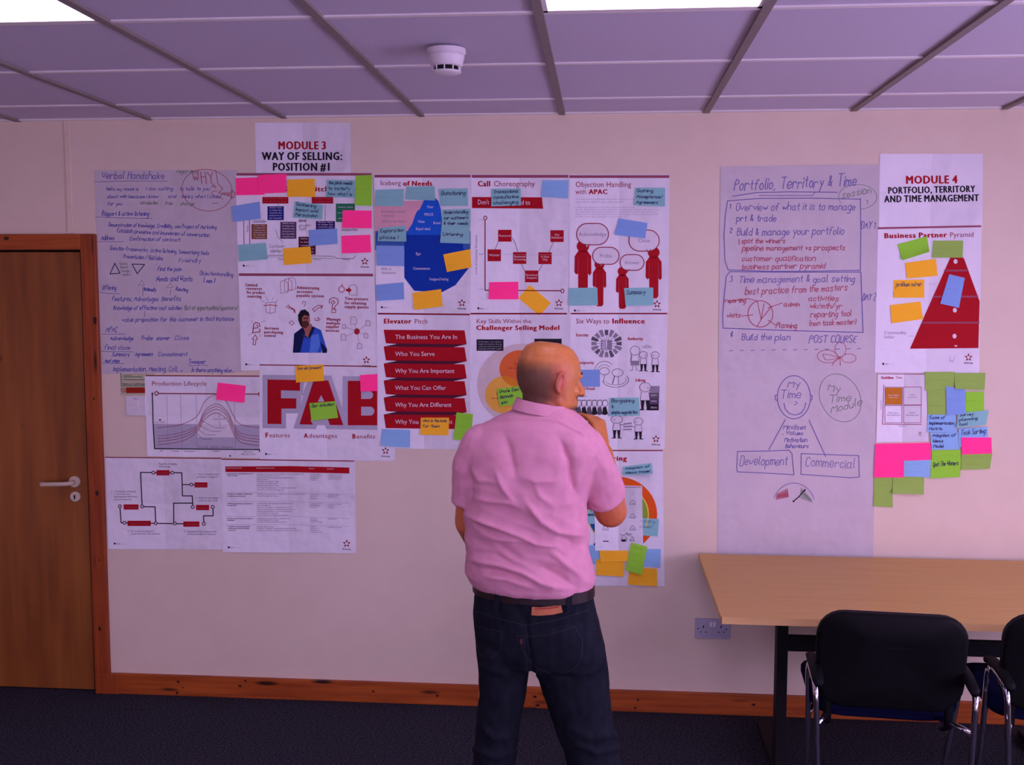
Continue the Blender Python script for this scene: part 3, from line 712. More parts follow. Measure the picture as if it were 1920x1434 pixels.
S = Sheet('poster', 'call choreography poster with red boxes joined by lines', 'poster', [(884, 327), (1068, 327), (1066, 588), (882, 588)], .0026, M_PAPER, PG)
S.set(870, 320, 5.31)
S.rect(78, 42, 1038, 70, 'mauve', 'top_rule').text('Call', 138, 155, 52, 'red', w=130, bold=True).text('Choreography', 295, 155, 52, 'title', w=410)
S.poly([(80, 262), (775, 265), (788, 378), (80, 372)], 'red', 'banner').text("Don't", 135, 335, 46, 'white', w=115, layer=1).text('ed to', 545, 338, 46, 'white', w=115, layer=1).text('be tempt', 280, 336, 46, 'white', w=255, layer=1)
S.line([(210, 490), (210, 1190), (965, 1195)], 10, 'dred', 'axis').ell(212, 470, 15, 18, 'dred', 'axis', wd=8).ell(980, 1197, 15, 18, 'dred', 'axis', wd=8)
for pts in ([(345, 700), (310, 785)], [(480, 670), (510, 720), (535, 805)], [(570, 925), (605, 1000)], [(785, 925), (745, 1000)], [(895, 705), (843, 810)]): S.line(pts, 5, 'dgrey', 'connector')
for x, y, t in ((340, 588, ('Rational',)), (235, 783, ('Warmer',)), (488, 810, ('Rational', 'Drowning')), (740, 812, ('A New', 'Way')), (607, 993, ('Emotional', 'Impact')), (860, 592, ('Our', 'Solution'))):
    S.rect(x, y, x + 133, y + 118, 'red', 'box')
    for k, q_ in enumerate(t): S.text(q_, x + 67, y + (68 if len(t) == 1 else 54 + 28 * k), 20, 'white', w=min(118, 17 * len(q_)), layer=1, center=True)
S.text('Level of Customer Emotions', 130, 1030, 18, 'dgrey', w=390, ang=-90)
for t, y in (('5.00', 495), ('0.00', 838), ('-5.00', 1185)): S.text(t, 145, y, 14, 'lgrey', w=48)
S.line([(150, 832), (990, 838)], 2, 'lgrey', 'axis'); S.star(1048, 568).foot(897, 578); S.done()

S = Sheet('poster', 'objection handling poster with red figures and speech bubbles', 'poster', [(1068, 327), (1256, 327), (1253, 588), (1067, 588)], .0030, M_PAPER, PG)
S.set(1060, 320, 5.31)
S.rect(40, 45, 1035, 72, 'mauve', 'top_rule').text('Objection Handling', 100, 162, 52, 'title', w=555).text('with', 100, 232, 46, 'title', w=110).text('APAC', 235, 232, 46, 'red', w=190, bold=True)
filler = 'You may meet an objection from the customer at any stage of the selling process'
for k, (y, w) in enumerate(((290, 600), (318, 480), (370, 590), (393, 840), (416, 830), (440, 830), (464, 520))): S.text(filler[k * 3:k * 3 + int(w / 12)].strip(), 100, y, 15, 'lgrey', w=w)
def bubble(S, x0, y0, x1, y1, t, tail, tw):
    r_ = (y1 - y0) / 2; P = []
    for i in range(13): a = math.radians(90 + 15 * i); P.append((x0 + r_ + r_ * math.cos(a), (y0 + y1) / 2 - r_ * math.sin(a) * 1.0))
    for i in range(13): a = math.radians(270 + 15 * i); P.append((x1 - r_ + r_ * math.cos(a), (y0 + y1) / 2 - r_ * math.sin(a)))
    S.g += 1
    S.poly(P, 'white', 'bubble', 1).line(P + [P[0]], 9, 'title', 'bubble', 2).poly(tail, 'white', 'bubble', 2).line(tail[:3], 7, 'title', 'bubble', 3)
    S.text(t, (x0 + x1) / 2, (y0 + y1) / 2 + 18, 36, 'grey', w=tw, center=True, layer=3)
def figure(S, cx, top, k, bot):
    S.g += 1
    S.ell(cx, top + 62 * k, 62 * k, 60 * k, 'red', 'figure').poly([(cx - 45 * k, top + 105 * k), (cx + 45 * k, top + 105 * k), (cx + 60 * k, top + 130 * k), (cx + 82 * k, top + 160 * k), (cx + 85 * k, top + 330 * k), (cx + 65 * k, top + 355 * k), (cx + 50 * k, top + 330 * k), (cx + 48 * k, bot - 20), (cx + 30 * k, bot), (cx - 30 * k, bot), (cx - 46 * k, bot - 20), (cx - 48 * k, top + 330 * k), (cx - 65 * k, top + 345 * k), (cx - 85 * k, top + 320 * k), (cx - 82 * k, top + 160 * k), (cx - 60 * k, top + 130 * k)], 'red', 'figure')
    for sx in (-1, 1): S.line([(cx + sx * 47 * k, top + 175 * k), (cx + sx * 47 * k, top + 320 * k)], 5 * k, 'mauve', 'figure', 1)
figure(S, 175, 690, 1.0, 1240); figure(S, 340, 885, .8, 1350); figure(S, 568, 955, .76, 1375); figure(S, 880, 755, .95, 1270)
bubble(S, 112, 525, 430, 738, 'Acknowledge', [(200, 730), (212, 770), (240, 728)], 275); bubble(S, 272, 762, 535, 932, 'Probe', [(345, 925), (355, 955), (375, 922)], 125)
bubble(S, 545, 835, 783, 992, 'Answer', [(610, 980), (615, 1010), (640, 978)], 150); bubble(S, 632, 590, 935, 800, 'Close', [(810, 785), (830, 815), (850, 780)], 120)
S.star(1232, 570).foot(1078, 582); S.done()

S = Sheet('poster', 'elevator pitch poster with a stack of red banners', 'poster', [(706, 588), (882, 588), (880, 843), (709, 840)], .0046, M_PAPER, PG)
S.set(700, 580, 5.31)
S.rect(45, 35, 960, 50, 'dred', 'top_rule', sk=8).text('Elevator', 103, 140, 46, 'red', w=280, bold=True).text('Pitch', 408, 142, 46, 'title', w=135)
for k, (t, w) in enumerate((('The Business You Are In', 620), ('Who You Serve', 395), ('Why You Are Important', 590), ('What You Can Offer', 505), ('Why You Are Different', 560), ('Why You Are Relevant', 570))):
    y = 202 + 169 * k
    S.poly([(103, y), (908, y + 6), (930, y + 145), (125, y + 135)], 'red', 'banner', 1)
    if k < 5: S.poly([(125, y + 135), (930, y + 145), (790, y + 176), (103, y + 168), (230, y + 142)], 'maroon', 'banner_fold')
    S.text(str(k + 1), 165, y + 88, 36, 'dred', w=24, layer=2).text(t, 217, y + 92, 42, 'white', w=w, layer=2)
S.done()

S = Sheet('poster', 'key skills poster with overlapping orange circles behind the man', 'poster', [(881, 587), (1070, 587), (1068, 846), (881, 846)], .0040, M_PAPER, PG)
S.set(870, 580, 5.31)
S.rect(65, 35, 1025, 50, 'dred', 'top_rule').text('Key Skills Within the', 122, 138, 42, 'title', w=550).text('Challenger Selling Model', 122, 205, 46, 'red', w=835, bold=True)
S.ell(590, 750, 460, 410, 'cream', 'circle', n=60).ell(560, 590, 208, 185, 'orange', 'circle', 1, n=48).ell(400, 850, 190, 185, 'gold', 'circle', 1, n=48).ell(800, 850, 190, 185, 'gold', 'circle', 2, n=48)
def lens(c1, r1, c2, r2, n=40):
    P = []
    for i in range(n):
        t = 2 * math.pi * i / n
        for c_, r_, o, q in ((c1, r1, c2, r2), (c2, r2, c1, r1)):
            p = (c_[0] + r_[0] * math.cos(t), c_[1] + r_[1] * math.sin(t))
            if ((p[0] - o[0]) / q[0]) ** 2 + ((p[1] - o[1]) / q[1]) ** 2 <= 1.0: P.append(p)
    g = (sum(p[0] for p in P) / len(P), sum(p[1] for p in P) / len(P))
    return sorted(P, key=lambda p: math.atan2(p[1] - g[1], p[0] - g[0]))
S.poly(lens((560, 590), (208, 185), (400, 850), (190, 185)), 'dorange', 'circle', 3)
S.rect(125, 298, 393, 412, 'black', 'caption_box').rect(700, 292, 972, 405, 'black', 'caption_box')
for k, t in enumerate(('Challenger reps deliver', 'insight that reframes the way', 'customers think about their', 'business and their needs')): S.text(t, 259, 328 + 23 * k, 13, 'lgrey', w=235, center=True, layer=1)
S.text('Tailor', 500, 562, 30, 'dred', w=90, layer=3).text('for resonance', 450, 592, 18, 'dred', w=160, layer=3).text('Teach', 318, 858, 30, 'dred', w=100, layer=3).text('for differentiation', 280, 892, 18, 'dred', w=190, layer=3); S.done()

S = Sheet('poster', 'six ways to influence poster with black and white cartoons', 'poster', [(1068, 587), (1252, 587), (1246, 842), (1070, 842)], .0034, M_PAPER, PG)
S.set(1060, 580, 5.31)
S.rect(55, 35, 1015, 48, 'dred', 'top_rule').text('Six Ways to', 105, 140, 48, 'title', w=335).text('Influence', 466, 140, 48, 'red', w=330, bold=True)
for t, x, y, w in (('Scarcity', 105, 268, 125), ('Authority', 620, 305, 155), ('Reciprocity', 125, 543, 160), ('Liking', 700, 718, 100), ('Social Proof', 115, 803, 180), ('Pricing &', 310, 1190, 95)): S.text(t, x, y, 28, 'red', w=w, bold=True)
rn = random.Random(4)
for k in range(16):                                # crowd reaching in with papers
    a = 2 * math.pi * k / 16; cx, cy = 410 + 125 * math.cos(a), 340 + 110 * math.sin(a)
    S.g += 1; d = (math.cos(a), math.sin(a)); n_ = (-d[1], d[0]); l = 34 if k % 2 else 26; g = 'grey' if k % 3 else 'dgrey'
    S.poly([(cx + d[0] * l + n_[0] * 20, cy + d[1] * l + n_[1] * 20), (cx + d[0] * l - n_[0] * 20, cy + d[1] * l - n_[1] * 20), (cx - d[0] * l - n_[0] * 14, cy - d[1] * l - n_[1] * 14), (cx - d[0] * l + n_[0] * 14, cy - d[1] * l + n_[1] * 14)], g, 'cartoon')
    S.line([(cx - d[0] * l, cy - d[1] * l), (410 + 30 * math.cos(a), 340 + 28 * math.sin(a))], 4, 'dgrey', 'cartoon')
for dx in (-40, 20): S.rect(400 + dx, 310, 440 + dx, 400, 'lgrey' if dx < 0 else 'grey', 'cartoon', 1).line([(400 + dx, 310), (440 + dx, 310), (440 + dx, 400), (400 + dx, 400), (400 + dx, 310)], 4, 'dgrey', 'cartoon', 2)
def toon(x, y, k, flip=1, head=1.0, dark='black'):
    S.g += 1
    S.ell(x, y, 48 * k * head, 40 * k, 'white', 'cartoon', 1).ell(x, y, 48 * k * head, 40 * k, 'dgrey', 'cartoon', 2, wd=5)
    S.line([(x + 18 * flip * k, y - 5 * k), (x + 30 * flip * k, y + 5 * k), (x + 18 * flip * k, y + 10 * k)], 4, 'dgrey', 'cartoon', 3)
    S.poly([(x - 32 * k, y + 42 * k), (x + 32 * k, y + 42 * k), (x + 40 * k, y + 115 * k), (x - 40 * k, y + 115 * k)], 'white', 'cartoon', 1).line([(x - 32 * k, y + 42 * k), (x - 42 * k, y + 115 * k), (x + 40 * k, y + 115 * k), (x + 32 * k, y + 42 * k)], 5, 'dgrey', 'cartoon', 2)
    for sx in (-1, 1):
        S.poly([(x + sx * 4 * k, y + 112 * k), (x + sx * 38 * k, y + 112 * k), (x + sx * 34 * k, y + 185 * k), (x + sx * 14 * k, y + 185 * k)], dark, 'cartoon', 3).poly([(x + sx * 12 * k, y + 183 * k), (x + sx * 55 * k, y + 192 * k), (x + sx * 50 * k, y + 200 * k), (x + sx * 8 * k, y + 198 * k)], dark, 'cartoon', 3)
toon(778, 452, .82); toon(895, 455, .85, -1); toon(795, 775, 1.15); toon(512, 1095, .95, -1, 1.25); toon(728, 1115, .9, -1)
S.g += 1
S.ell(695, 410, 48, 45, 'dgrey', 'cartoon', wd=5).line([(650, 440), (665, 470), (650, 520)], 5, 'dgrey', 'cartoon').rect(650, 515, 735, 558, 'grey', 'cartoon').line([(655, 460), (650, 515), (735, 515), (730, 460)], 5, 'dgrey', 'cartoon').line([(672, 560), (668, 605), (640, 608)], 5, 'dgrey', 'cartoon').line([(705, 560), (708, 600), (720, 605)], 5, 'dgrey', 'cartoon')
for k in range(7): S.line([(775 + 12 * k, 385), (770 + 14 * k, 350 + abs(3 - k) * 6)], 4, 'dgrey', 'cartoon').line([(135 + 12 * k, 875), (132 + 13 * k, 840 + abs(3 - k) * 5)], 4, 'grey', 'cartoon')
S.g += 1
S.ell(390, 615, 48, 36, 'dgrey', 'cartoon', wd=5).ell(520, 630, 55, 38, 'dgrey', 'cartoon', wd=5).ell(390, 615, 98, 98, 'dgrey', 'cartoon', wd=5, a0=180, a1=320).ell(390, 620, 70, 70, 'dgrey', 'cartoon', wd=4, a0=190, a1=320)
S.line([(390, 650), (380, 720)], 5, 'dgrey', 'cartoon').line([(490, 665), (470, 740)], 9, 'dgrey', 'cartoon').line([(525, 668), (530, 745)], 5, 'dgrey', 'cartoon').ell(500, 700, 130, 75, 'dgrey', 'cartoon', wd=5, a0=-30, a1=170).ell(500, 700, 105, 52, 'dgrey', 'cartoon', wd=4, a0=-20, a1=160)
for k in range(6):
    x = 135 + 52 * k; S.g += 1
    S.ell(x, 935, 30, 30, 'dgrey', 'cartoon', wd=5).line([(x - 25, 905), (x + 20, 900)], 4, 'dgrey', 'cartoon').poly([(x - 28, 1045), (x - 20, 975), (x + 12, 968), (x + 30, 1040), (x, 1052)], 'black' if k % 2 else 'dgrey', 'cartoon')
for x0_, y0_, x1_, y1_, c in ((840, 762, 938, 830, 'grey'), (836, 830, 934, 885, 'dgrey'), (832, 885, 932, 945, 'plum'), (825, 945, 930, 1005, 'black')): S.g += 1; S.rect(x0_, y0_, x1_, y1_, c, 'cartoon')
for t, y in (('SILENT', 862), ('FRIENDS', 922), ('FEELING', 985)): S.text(t, 850, y, 16, 'white', w=62, layer=2)
S.poly([(585, 1125), (660, 1115), (665, 1220), (570, 1215)], 'white', 'cartoon', 1)
for k in range(3): S.line([(588 - 4 * k, 1140 + 28 * k), (655, 1134 + 30 * k)], 14, 'grey', 'cartoon', 2)
S.line([(545, 1150), (590, 1145)], 6, 'dgrey', 'cartoon', 3).line([(690, 1170), (655, 1160)], 6, 'dgrey', 'cartoon', 3)
S.star(1230, 823); S.done()

S = Sheet('poster', 'mentoring poster with a multicoloured ring below the cartoons poster', 'poster', [(1072, 843), (1243, 843), (1246, 1099), (1072, 1098)], .0026, M_PAPER, PG)
S.set(1080, 830, 5.122)
S.rect(0, 70, 833, 80, 'dred', 'top_rule').text('Mentoring', 130, 172, 46, 'red', w=362, bold=True)
def wedge(a0, a1, r0, r1, c, lay=0):
    cx, cy = 400, 690; P = [(cx + r1 * math.cos(math.radians(a0 + (a1 - a0) * i / 16)), cy + r1 * .96 * math.sin(math.radians(a0 + (a1 - a0) * i / 16))) for i in range(17)]
    P += [(cx + r0 * math.cos(math.radians(a1 - (a1 - a0) * i / 16)), cy + r0 * .96 * math.sin(math.radians(a1 - (a1 - a0) * i / 16))) for i in range(17)]
    S.poly(P, c, 'ring', lay)
wedge(-95, 55, 300, 380, 'hoop'); wedge(-95, 55, 225, 292, 'lime'); wedge(130, 265, 190, 285, 'petrol'); wedge(58, 128, 225, 380, 'dkblue'); wedge(-95, 55, 290, 301, 'ring', 1); wedge(120, 265, 283, 292, 'ring', 1)
S.ell(772, 1308, 6, 4, 'dgrey', 'footer').done()

S = Sheet('poster', 'small white sketch sheet pinned over the ring poster by his elbow', 'poster', [(1114, 908), (1204, 911), (1206, 1034), (1116, 1032)], .0045, M_PAPER, PG)
S.set(1080, 830, 5.122)
S.line([(190, 424), (620, 426)], 6, 'mauve', 'top_rule')
for y in (575, 705, 820):
    for x in (545, 285):
        S.line([(x - 28, y + 15), (x - 18, y - 15), (x + 2, y - 25), (x + 20, y - 5), (x + 26, y + 18), (x - 28, y + 15)], 4, 'dgrey', 'drawing').line([(x - 10, y + 10), (x + 14, y)], 3, 'dgrey', 'drawing')
S.line([(262, 945), (310, 945)], 9, 'black', 'drawing')
for pts in ([(425, 880), (460, 890), (490, 870), (520, 880)], [(445, 900), (435, 945), (465, 950), (490, 920), (470, 900)], [(480, 860), (500, 890), (540, 870)], [(520, 890), (545, 905), (560, 940), (515, 940), (540, 915)]): S.line(pts, 5, 'dgrey', 'drawing')
S.poly([(435, 930), (470, 925), (490, 945), (440, 950)], 'black', 'drawing').line([(222, 1000), (260, 1000)], 3, 'lgrey', 'drawing').line([(540, 500), (555, 470)], 3, 'lgrey', 'drawing'); S.done()

S = Sheet('poster', 'production lifecycle poster with grey bands and bell curves', 'poster', [(271, 703), (488, 705), (502, 859), (276, 855)], .0034, M_PAPER, PG)
S.set(200, 690, 6.4)
S.line([(468, 90), (1828, 97)], 12, 'dred', 'top_rule').text('Production Lifecycle', 540, 210, 52, 'title', w=660)
S.poly([(562, 668), (1080, 672), (1085, 830), (1530, 832), (1532, 680), (1832, 680), (1834, 972), (575, 966)], 'lgrey', 'band').poly([(1085, 672), (1530, 676), (1530, 830), (1085, 830)], 'white', 'band')
S.line([(598 + 20, 304), (1825, 312)], 12, 'dred', 'axis').ell(598, 303, 20, 22, 'dred', 'axis', wd=11).line([(1825, 292), (1825, 334)], 10, 'dred', 'axis')
S.line([(548, 300), (556, 640), (575, 966), (1834, 978), (1834, 1000)], 13, 'black', 'axis').poly([(534, 318), (548, 285), (562, 318)], 'black', 'axis')
for x, yb in ((720, 990), (886, 1000), (1072, 1000), (1530, 1015)): S.line([(x, 320), (x + 18, yb)], 3.5, 'grey', 'grid', 1)
def bell(pts, wd, c):
    Q = []
    for i in range(len(pts) - 1):
        p0 = pts[max(i - 1, 0)]; p1 = pts[i]; p2 = pts[i + 1]; p3 = pts[min(i + 2, len(pts) - 1)]
        for k in range(6):
            t = k / 6; f = lambda a, b, c_, d: .5 * ((2 * b) + (-a + c_) * t + (2 * a - 5 * b + 4 * c_ - d) * t * t + (-a + 3 * b - 3 * c_ + d) * t ** 3)
            Q.append((f(p0[0], p1[0], p2[0], p3[0]), f(p0[1], p1[1], p2[1], p3[1])))
    S.line(Q + [pts[-1]], wd, c, 'curve', 2)
bell([(615, 715), (760, 700), (900, 675), (1080, 580), (1180, 400), (1300, 325), (1430, 395), (1530, 590), (1620, 680), (1832, 718)], 6, 'title')
for k, (top, base, rb) in enumerate(((432, 815, 820), (462, 848, 855), (495, 880, 888), (537, 918, 930))):
    bell([(615, base), (760, base - 14), (950, base - 60), (1090, base - 130 - 10 * k), (1180, top + 75), (1320, top), (1450, top + 90), (1530, rb - 130), (1620, rb - 35), (1832, rb)], 6, 'mauve' if k == 0 else 'title')
for t, x, y, w in (('Component 20', 1275, 618, 145), ('Component 3', 1290, 722, 135), ('Component 2', 1240, 765, 135), ('Component 1', 1185, 808, 140), ('Component', 1140, 858, 120)): S.text(t, x, y, 18, 'dgrey', w=w, layer=3)
for a, b in (((1350, 560), (1350, 595)), ((1358, 635), (1358, 700)), ((1285, 705), (1130, 625)), ((1230, 748), (1120, 690)), ((1178, 796), (1105, 740)), ((1135, 840), (1090, 785))): S.line([a, b], 4.5, 'dgrey', 'pointer', 3)
S.poly([(622, 630), (640, 608), (658, 630)], 'black', 'pointer').text('Break volume', 575, 656, 18, 'title', w=130)
for t, x, y, w in (('NPD', 640, 1000, 40), ('Prototype', 780, 1002, 92), ('Preproduction', 925, 1004, 140), ('Production', 1270, 1004, 95), ('Maintenance', 1640, 1012, 112), ('(MRO End of Life)', 1612, 1042, 170), ('Low volume', 1100, 955, 115), ('Rapid ramp up', 1245, 955, 115), ('Mid production', 1385, 957, 135)): S.text(t, x, y, 17, 'dgrey', w=w, layer=3)
S.poly([(1470, 1035), (1495, 1055), (1480, 1068)], 'black', 'footer'); S.done()

S = Sheet('poster', 'large red FAB poster reading features advantages benefits', 'poster', [(487, 683), (738, 690), (741, 864), (487, 863)], .0038, M_PAPER, PG)
S.set(480, 680, 6.857)
S.line([(50, 27), (1550, 47)], 13, 'dred', 'top_rule')
S.poly([(85, 155), (630, 160), (640, 215), (700, 160), (965, 165), (1110, 590), (1115, 172), (1560, 175), (1560, 862), (905, 852), (870, 770), (800, 770), (770, 855), (480, 845), (545, 650), (385, 650), (385, 845), (85, 840)], 'lgrey', 'letter_shadow')
for P in ([(620, 250), (660, 240), (600, 400)], [(585, 420), (605, 420), (580, 530)]): S.poly(P, 'white', 'letter_shadow', 1)
S.poly([(147, 215), (568, 222), (565, 360), (322, 355), (322, 455), (518, 458), (518, 588), (328, 590), (328, 788), (147, 786)], 'red', 'letter_f', 1)
S.poly([(740, 225), (930, 228), (1122, 802), (950, 800), (930, 740), (700, 740), (735, 795), (558, 792)], 'red', 'letter_a', 1).poly([(838, 415), (880, 500), (795, 500)], 'lgrey', 'letter_a', 2).poly([(760, 720), (920, 720), (945, 802), (730, 800)], 'lgrey', 'letter_a', 2)
S.rect(1180, 232, 1560, 804, 'red', 'letter_b', 1)
for y0_, y1_, xe in ((365, 465, 1505), (565, 678, 1522)):
    r_ = (y1_ - y0_) / 2; S.poly([(1352, y0_), (xe - r_, y0_)] + [(xe - r_ + r_ * math.sin(math.radians(15 * i)), (y0_ + y1_) / 2 - r_ * math.cos(math.radians(15 * i))) for i in range(13)] + [(1352, y1_)], 'lgrey', 'letter_b', 2)
for a, b, x, w1, w2, y in (('F', 'eatures', 120, 45, 270, 958), ('A', 'dvantages', 618, 52, 372, 966), ('B', 'enefits', 1238, 48, 245, 974)): S.text(a, x, y, 58, 'red', w=w1, bold=True).text(b, x + w1 + 4, y, 56, 'title', w=w2)
S.star(723, 845).foot(499, 851); S.done()

S = Sheet('poster', 'white poster of red boxes joined by black lines, lowest left', 'poster', [(197, 856), (416, 859), (418, 1030), (203, 1029)], .0028, M_PAPER, PG)
S.set(190, 850, 7.546)
S.line([(55, 54), (1690, 70)], 13, 'dred', 'top_rule')
for pts in ([(735, 270), (555, 268), (578, 750)], [(735, 272), (1005, 272)], [(1030, 272), (1138, 274), (1148, 600), (1285, 600), (1295, 755)], [(1145, 440), (1320, 442)], [(1025, 990), (1022, 703), (1290, 703)], [(580, 752), (760, 755), (770, 985)], [(262, 748), (280, 980), (330, 982)], [(330, 982), (1160, 995)], [(1578, 760), (1582, 882), (1447, 882), (1450, 990)]): S.line(pts, 15, 'black', 'connector')
for x0_, y0_, x1_, t in ((780, 236, 965, 'Concept'), (1320, 408, 1502, 'Research'), (1340, 728, 1525, 'Evaluate'), (315, 720, 527, 'Prototyping'), (370, 952, 700, 'Mechanical design'), (1160, 962, 1388, 'Board design')):
    S.rect(x0_, y0_, x1_, y0_ + 74, 'red', 'box', 1).text(t, (x0_ + x1_) / 2, y0_ + 50, 24, 'mauve', w=(x1_ - x0_) * .76, center=True, layer=2)
for x, y in ((735, 272), (1005, 272), (1275, 440), (262, 748), (578, 750), (1293, 757), (1575, 757), (327, 981), (770, 987), (1040, 990), (1450, 994)): S.ell(x, y, 22, 22, 'white', 'node', 1).ell(x, y, 21, 21, 'maroon', 'node', 2, wd=11, n=20)
for t, x, y, w in (('Rapidly changing', 815, 158, 250), ('technology', 815, 196, 160), ('1.  Lots of manufacturers', 1320, 305, 345), ('products to research', 1355, 342, 300), ('5.  Constantly challenged', 140, 548, 350), ('to speed product', 178, 584, 240), ('development with fewer', 180, 622, 330), ('internal resources', 182, 660, 250), ('2.  Delays in the design', 1330, 640, 325), ('cycle can be costly', 1370, 678, 275), ('4.  No access to expensive', 370, 1108, 375), ('complicated 3D CAD software', 412, 1146, 420), ('3.  Expensive PCB software with', 1170, 1116, 460), ('a limited number of licences', 1205, 1152, 410)): S.text(t, x, y, 24, 'dgrey', w=w)
S.foot(215, 1019).done()

S = Sheet('poster', 'white table poster with a red header bar, lowest of the left group', 'poster', [(415, 860), (666, 864), (668, 1037), (418, 1035)], .0042, M_PAPER, PG, curl=.0)
S.set(410, 855, 7.111)
S.line([(40, 42), (1805, 65)], 13, 'dred', 'top_rule').poly([(90, 138), (960, 132), (1742, 152), (1742, 232), (960, 215), (90, 212)], 'red', 'header_bar')
for t, x, y, w in (('Experienced Issues', 105, 165, 205), ('Unexperienced Issues', 500, 166, 245), ('Impact', 1205, 172, 72), ('Solution', 1445, 178, 92)): S.text(t, x, y, 16, 'white', w=w, layer=1)
for y in (487, 608, 808, 915): S.line([(100, y), (960, y - 5), (1740, y + 22)], 4, 'lgrey', 'row_rule')
src = ['I want to increase purchasing control', 'in my business', 'Inability to see spend on suppliers and costs', 'wasted time chasing approvals', 'Number of supplier relationships', 'Delivering invoices', 'Stock control and reporting', 'missed savings from consolidated ordering', 'lack of clear product availability']
def col_(x, rows, bold=False):
    for k, (y, w) in enumerate(rows):
        t = src[(k * 5 + int(x)) % len(src)]; n_ = max(8, int(w / 11)); t = (t + ' ' + src[(k + 3) % len(src)])[:n_]
        S.text(t, x, y, 16, 'dgrey', w=w, bold=bold).ell(x - 10, y - 6, 3, 3, 'dgrey', 'lettering', n=8)
col_(120, [(242, 345), (266, 135), (512, 330), (540, 240), (640, 335), (665, 115), (838, 345), (862, 95)], True); col_(135, [(945, 280), (970, 275), (995, 90)], True)
col_(515, [(245, 625), (270, 290), (295, 485), (320, 140), (346, 285), (374, 270), (402, 285), (430, 525), (458, 360), (512, 650), (538, 280), (636, 490), (664, 175), (692, 465), (718, 510), (744, 470), (768, 285), (792, 410), (838, 440), (860, 285), (884, 400), (948, 225), (972, 530), (998, 590)])
col_(1225, [(250, 135), (274, 155), (298, 115), (322, 85), (520, 110), (545, 85), (572, 95), (640, 155), (664, 115), (688, 85), (838, 90), (862, 110), (884, 160), (945, 85), (970, 110), (994, 120), (1020, 155)]); col_(1460, [(258, 190), (284, 195), (308, 180), (524, 150), (550, 125), (650, 180), (672, 75), (696, 80), (844, 115), (956, 190)])
S.star(650, 1019).foot(429, 1026); S.done()

# ---------------------------------------------------------------- posters, right group
S = Sheet('flipchart_sheet', 'upper grey flipchart sheet titled portfolio territory and time', 'flipchart', [(1351, 312), (1651, 308), (1643, 692), (1347, 694)], .0022, M_FLIP, 'handwritten flipchart sheets')
S.set(1340, 300, 6.0)
S.hand('Portfolio, Territory & Time', 215, 345, 130, 1390, 'inkp', 12, y2=285).line([(200, 408), (480, 365), (850, 358), (1380, 362)], 9, 'inkp', 'handwriting').line([(500, 398), (1100, 400), (1130, 360)], 7, 'inkp', 'handwriting')
S.ell(1610, 415, 215, 140, 'inkg', 'drawing', wd=6, a0=150, a1=440).hand('session', 1430, 430, 85, 340, 'inkg', 10, y2=370).hand('1', 1700, 500, 60, 40, 'inkg', 8)
S.line([(1640, 440), (1100, 428), (500, 432), (145, 460), (120, 620), (105, 850), (115, 1130), (150, 1235), (620, 1252), (1200, 1248), (1640, 1240), (1645, 800), (1640, 430)], 9, 'inkp', 'drawing')
for t, x, y, h, w, c, y2 in (('1', 165, 545, 60, 25, 'inkp', None), ('Overview of what it is to manage', 240, 570, 85, 1350, 'inkp', 560), ('prt & trade', 245, 690, 75, 455, 'inkp', None), ('2', 165, 820, 60, 40, 'inkp', None), ('Build & manage your portfolio', 250, 850, 85, 1215, 'inkp', 835),
    ('DAY 1', 1645, 770, 75, 165, 'inkp', None), ('spot the winners', 300, 935, 60, 500, 'inkr', None), ('pipeline management vs prospects', 310, 1020, 62, 1165, 'inkr', 1010), ('customer qualification', 305, 1135, 65, 840, 'inkr', None), ('business partner pyramid', 310, 1230, 65, 940, 'inkr', 1218)): S.hand(t, x, y, h, w, c, 10, y2=y2)
S.line([(275, 890), (275, 950)], 8, 'inkr', 'handwriting')
S.set(1340, 500, 6.0)
S.line([(1640, 60), (900, 62), (170, 55), (130, 110), (105, 350), (90, 560), (95, 690), (500, 705), (900, 720), (1300, 730), (1670, 738), (1660, 500), (1645, 60)], 10, 'inkp', 'drawing')
for t, x, y, h, w, c, y2 in (('3', 170, 165, 60, 35, 'inkp', None), ('Time management & goal setting', 275, 180, 80, 1310, 'inkp', 170), ('best practice from the masters', 340, 315, 80, 1160, 'inkr', 265), ('reporting', 115, 400, 50, 240, 'inkr', None), ('visits', 135, 570, 55, 165, 'inkr', None), ('admin', 775, 445, 50, 190, 'inkr', None), ('Planning', 690, 690, 60, 240, 'inkr', None),
    ('activities', 1055, 385, 65, 350, 'inkr', None), ('wk/mth/yr', 1070, 470, 65, 370, 'inkr', None), ('reporting tool', 1075, 570, 70, 470, 'inkr', 555), ('(nan task master)', 1065, 665, 62, 530, 'inkr', 645), ('DAY 2', 1665, 375, 75, 150, 'inkp', None), ('4', 165, 795, 70, 50, 'inkp', None), ('Build the plan', 305, 825, 75, 555, 'inkp', None), ('POST COURSE', 1060, 860, 80, 545, 'inkp', 850)): S.hand(t, x, y, h, w, c, 10, y2=y2)
S.ell(515, 530, 140, 148, 'inkr', 'drawing', wd=9)
for pts in ([(480, 390), (522, 590)], [(555, 415), (525, 590), (480, 668)], [(525, 590), (635, 455)], [(635, 450), (760, 408)], [(300, 555), (430, 540)], [(600, 600), (690, 660)], [(200, 380), (380, 358), (480, 385)], [(600, 465), (640, 445)]): S.line(pts, 8, 'inkr', 'drawing')
for k in range(13): S.line([(165 + 120 * k, 945 - 1.8 * k), (205 + 120 * k, 942 - 1.8 * k)], 7, 'inkp', 'drawing')
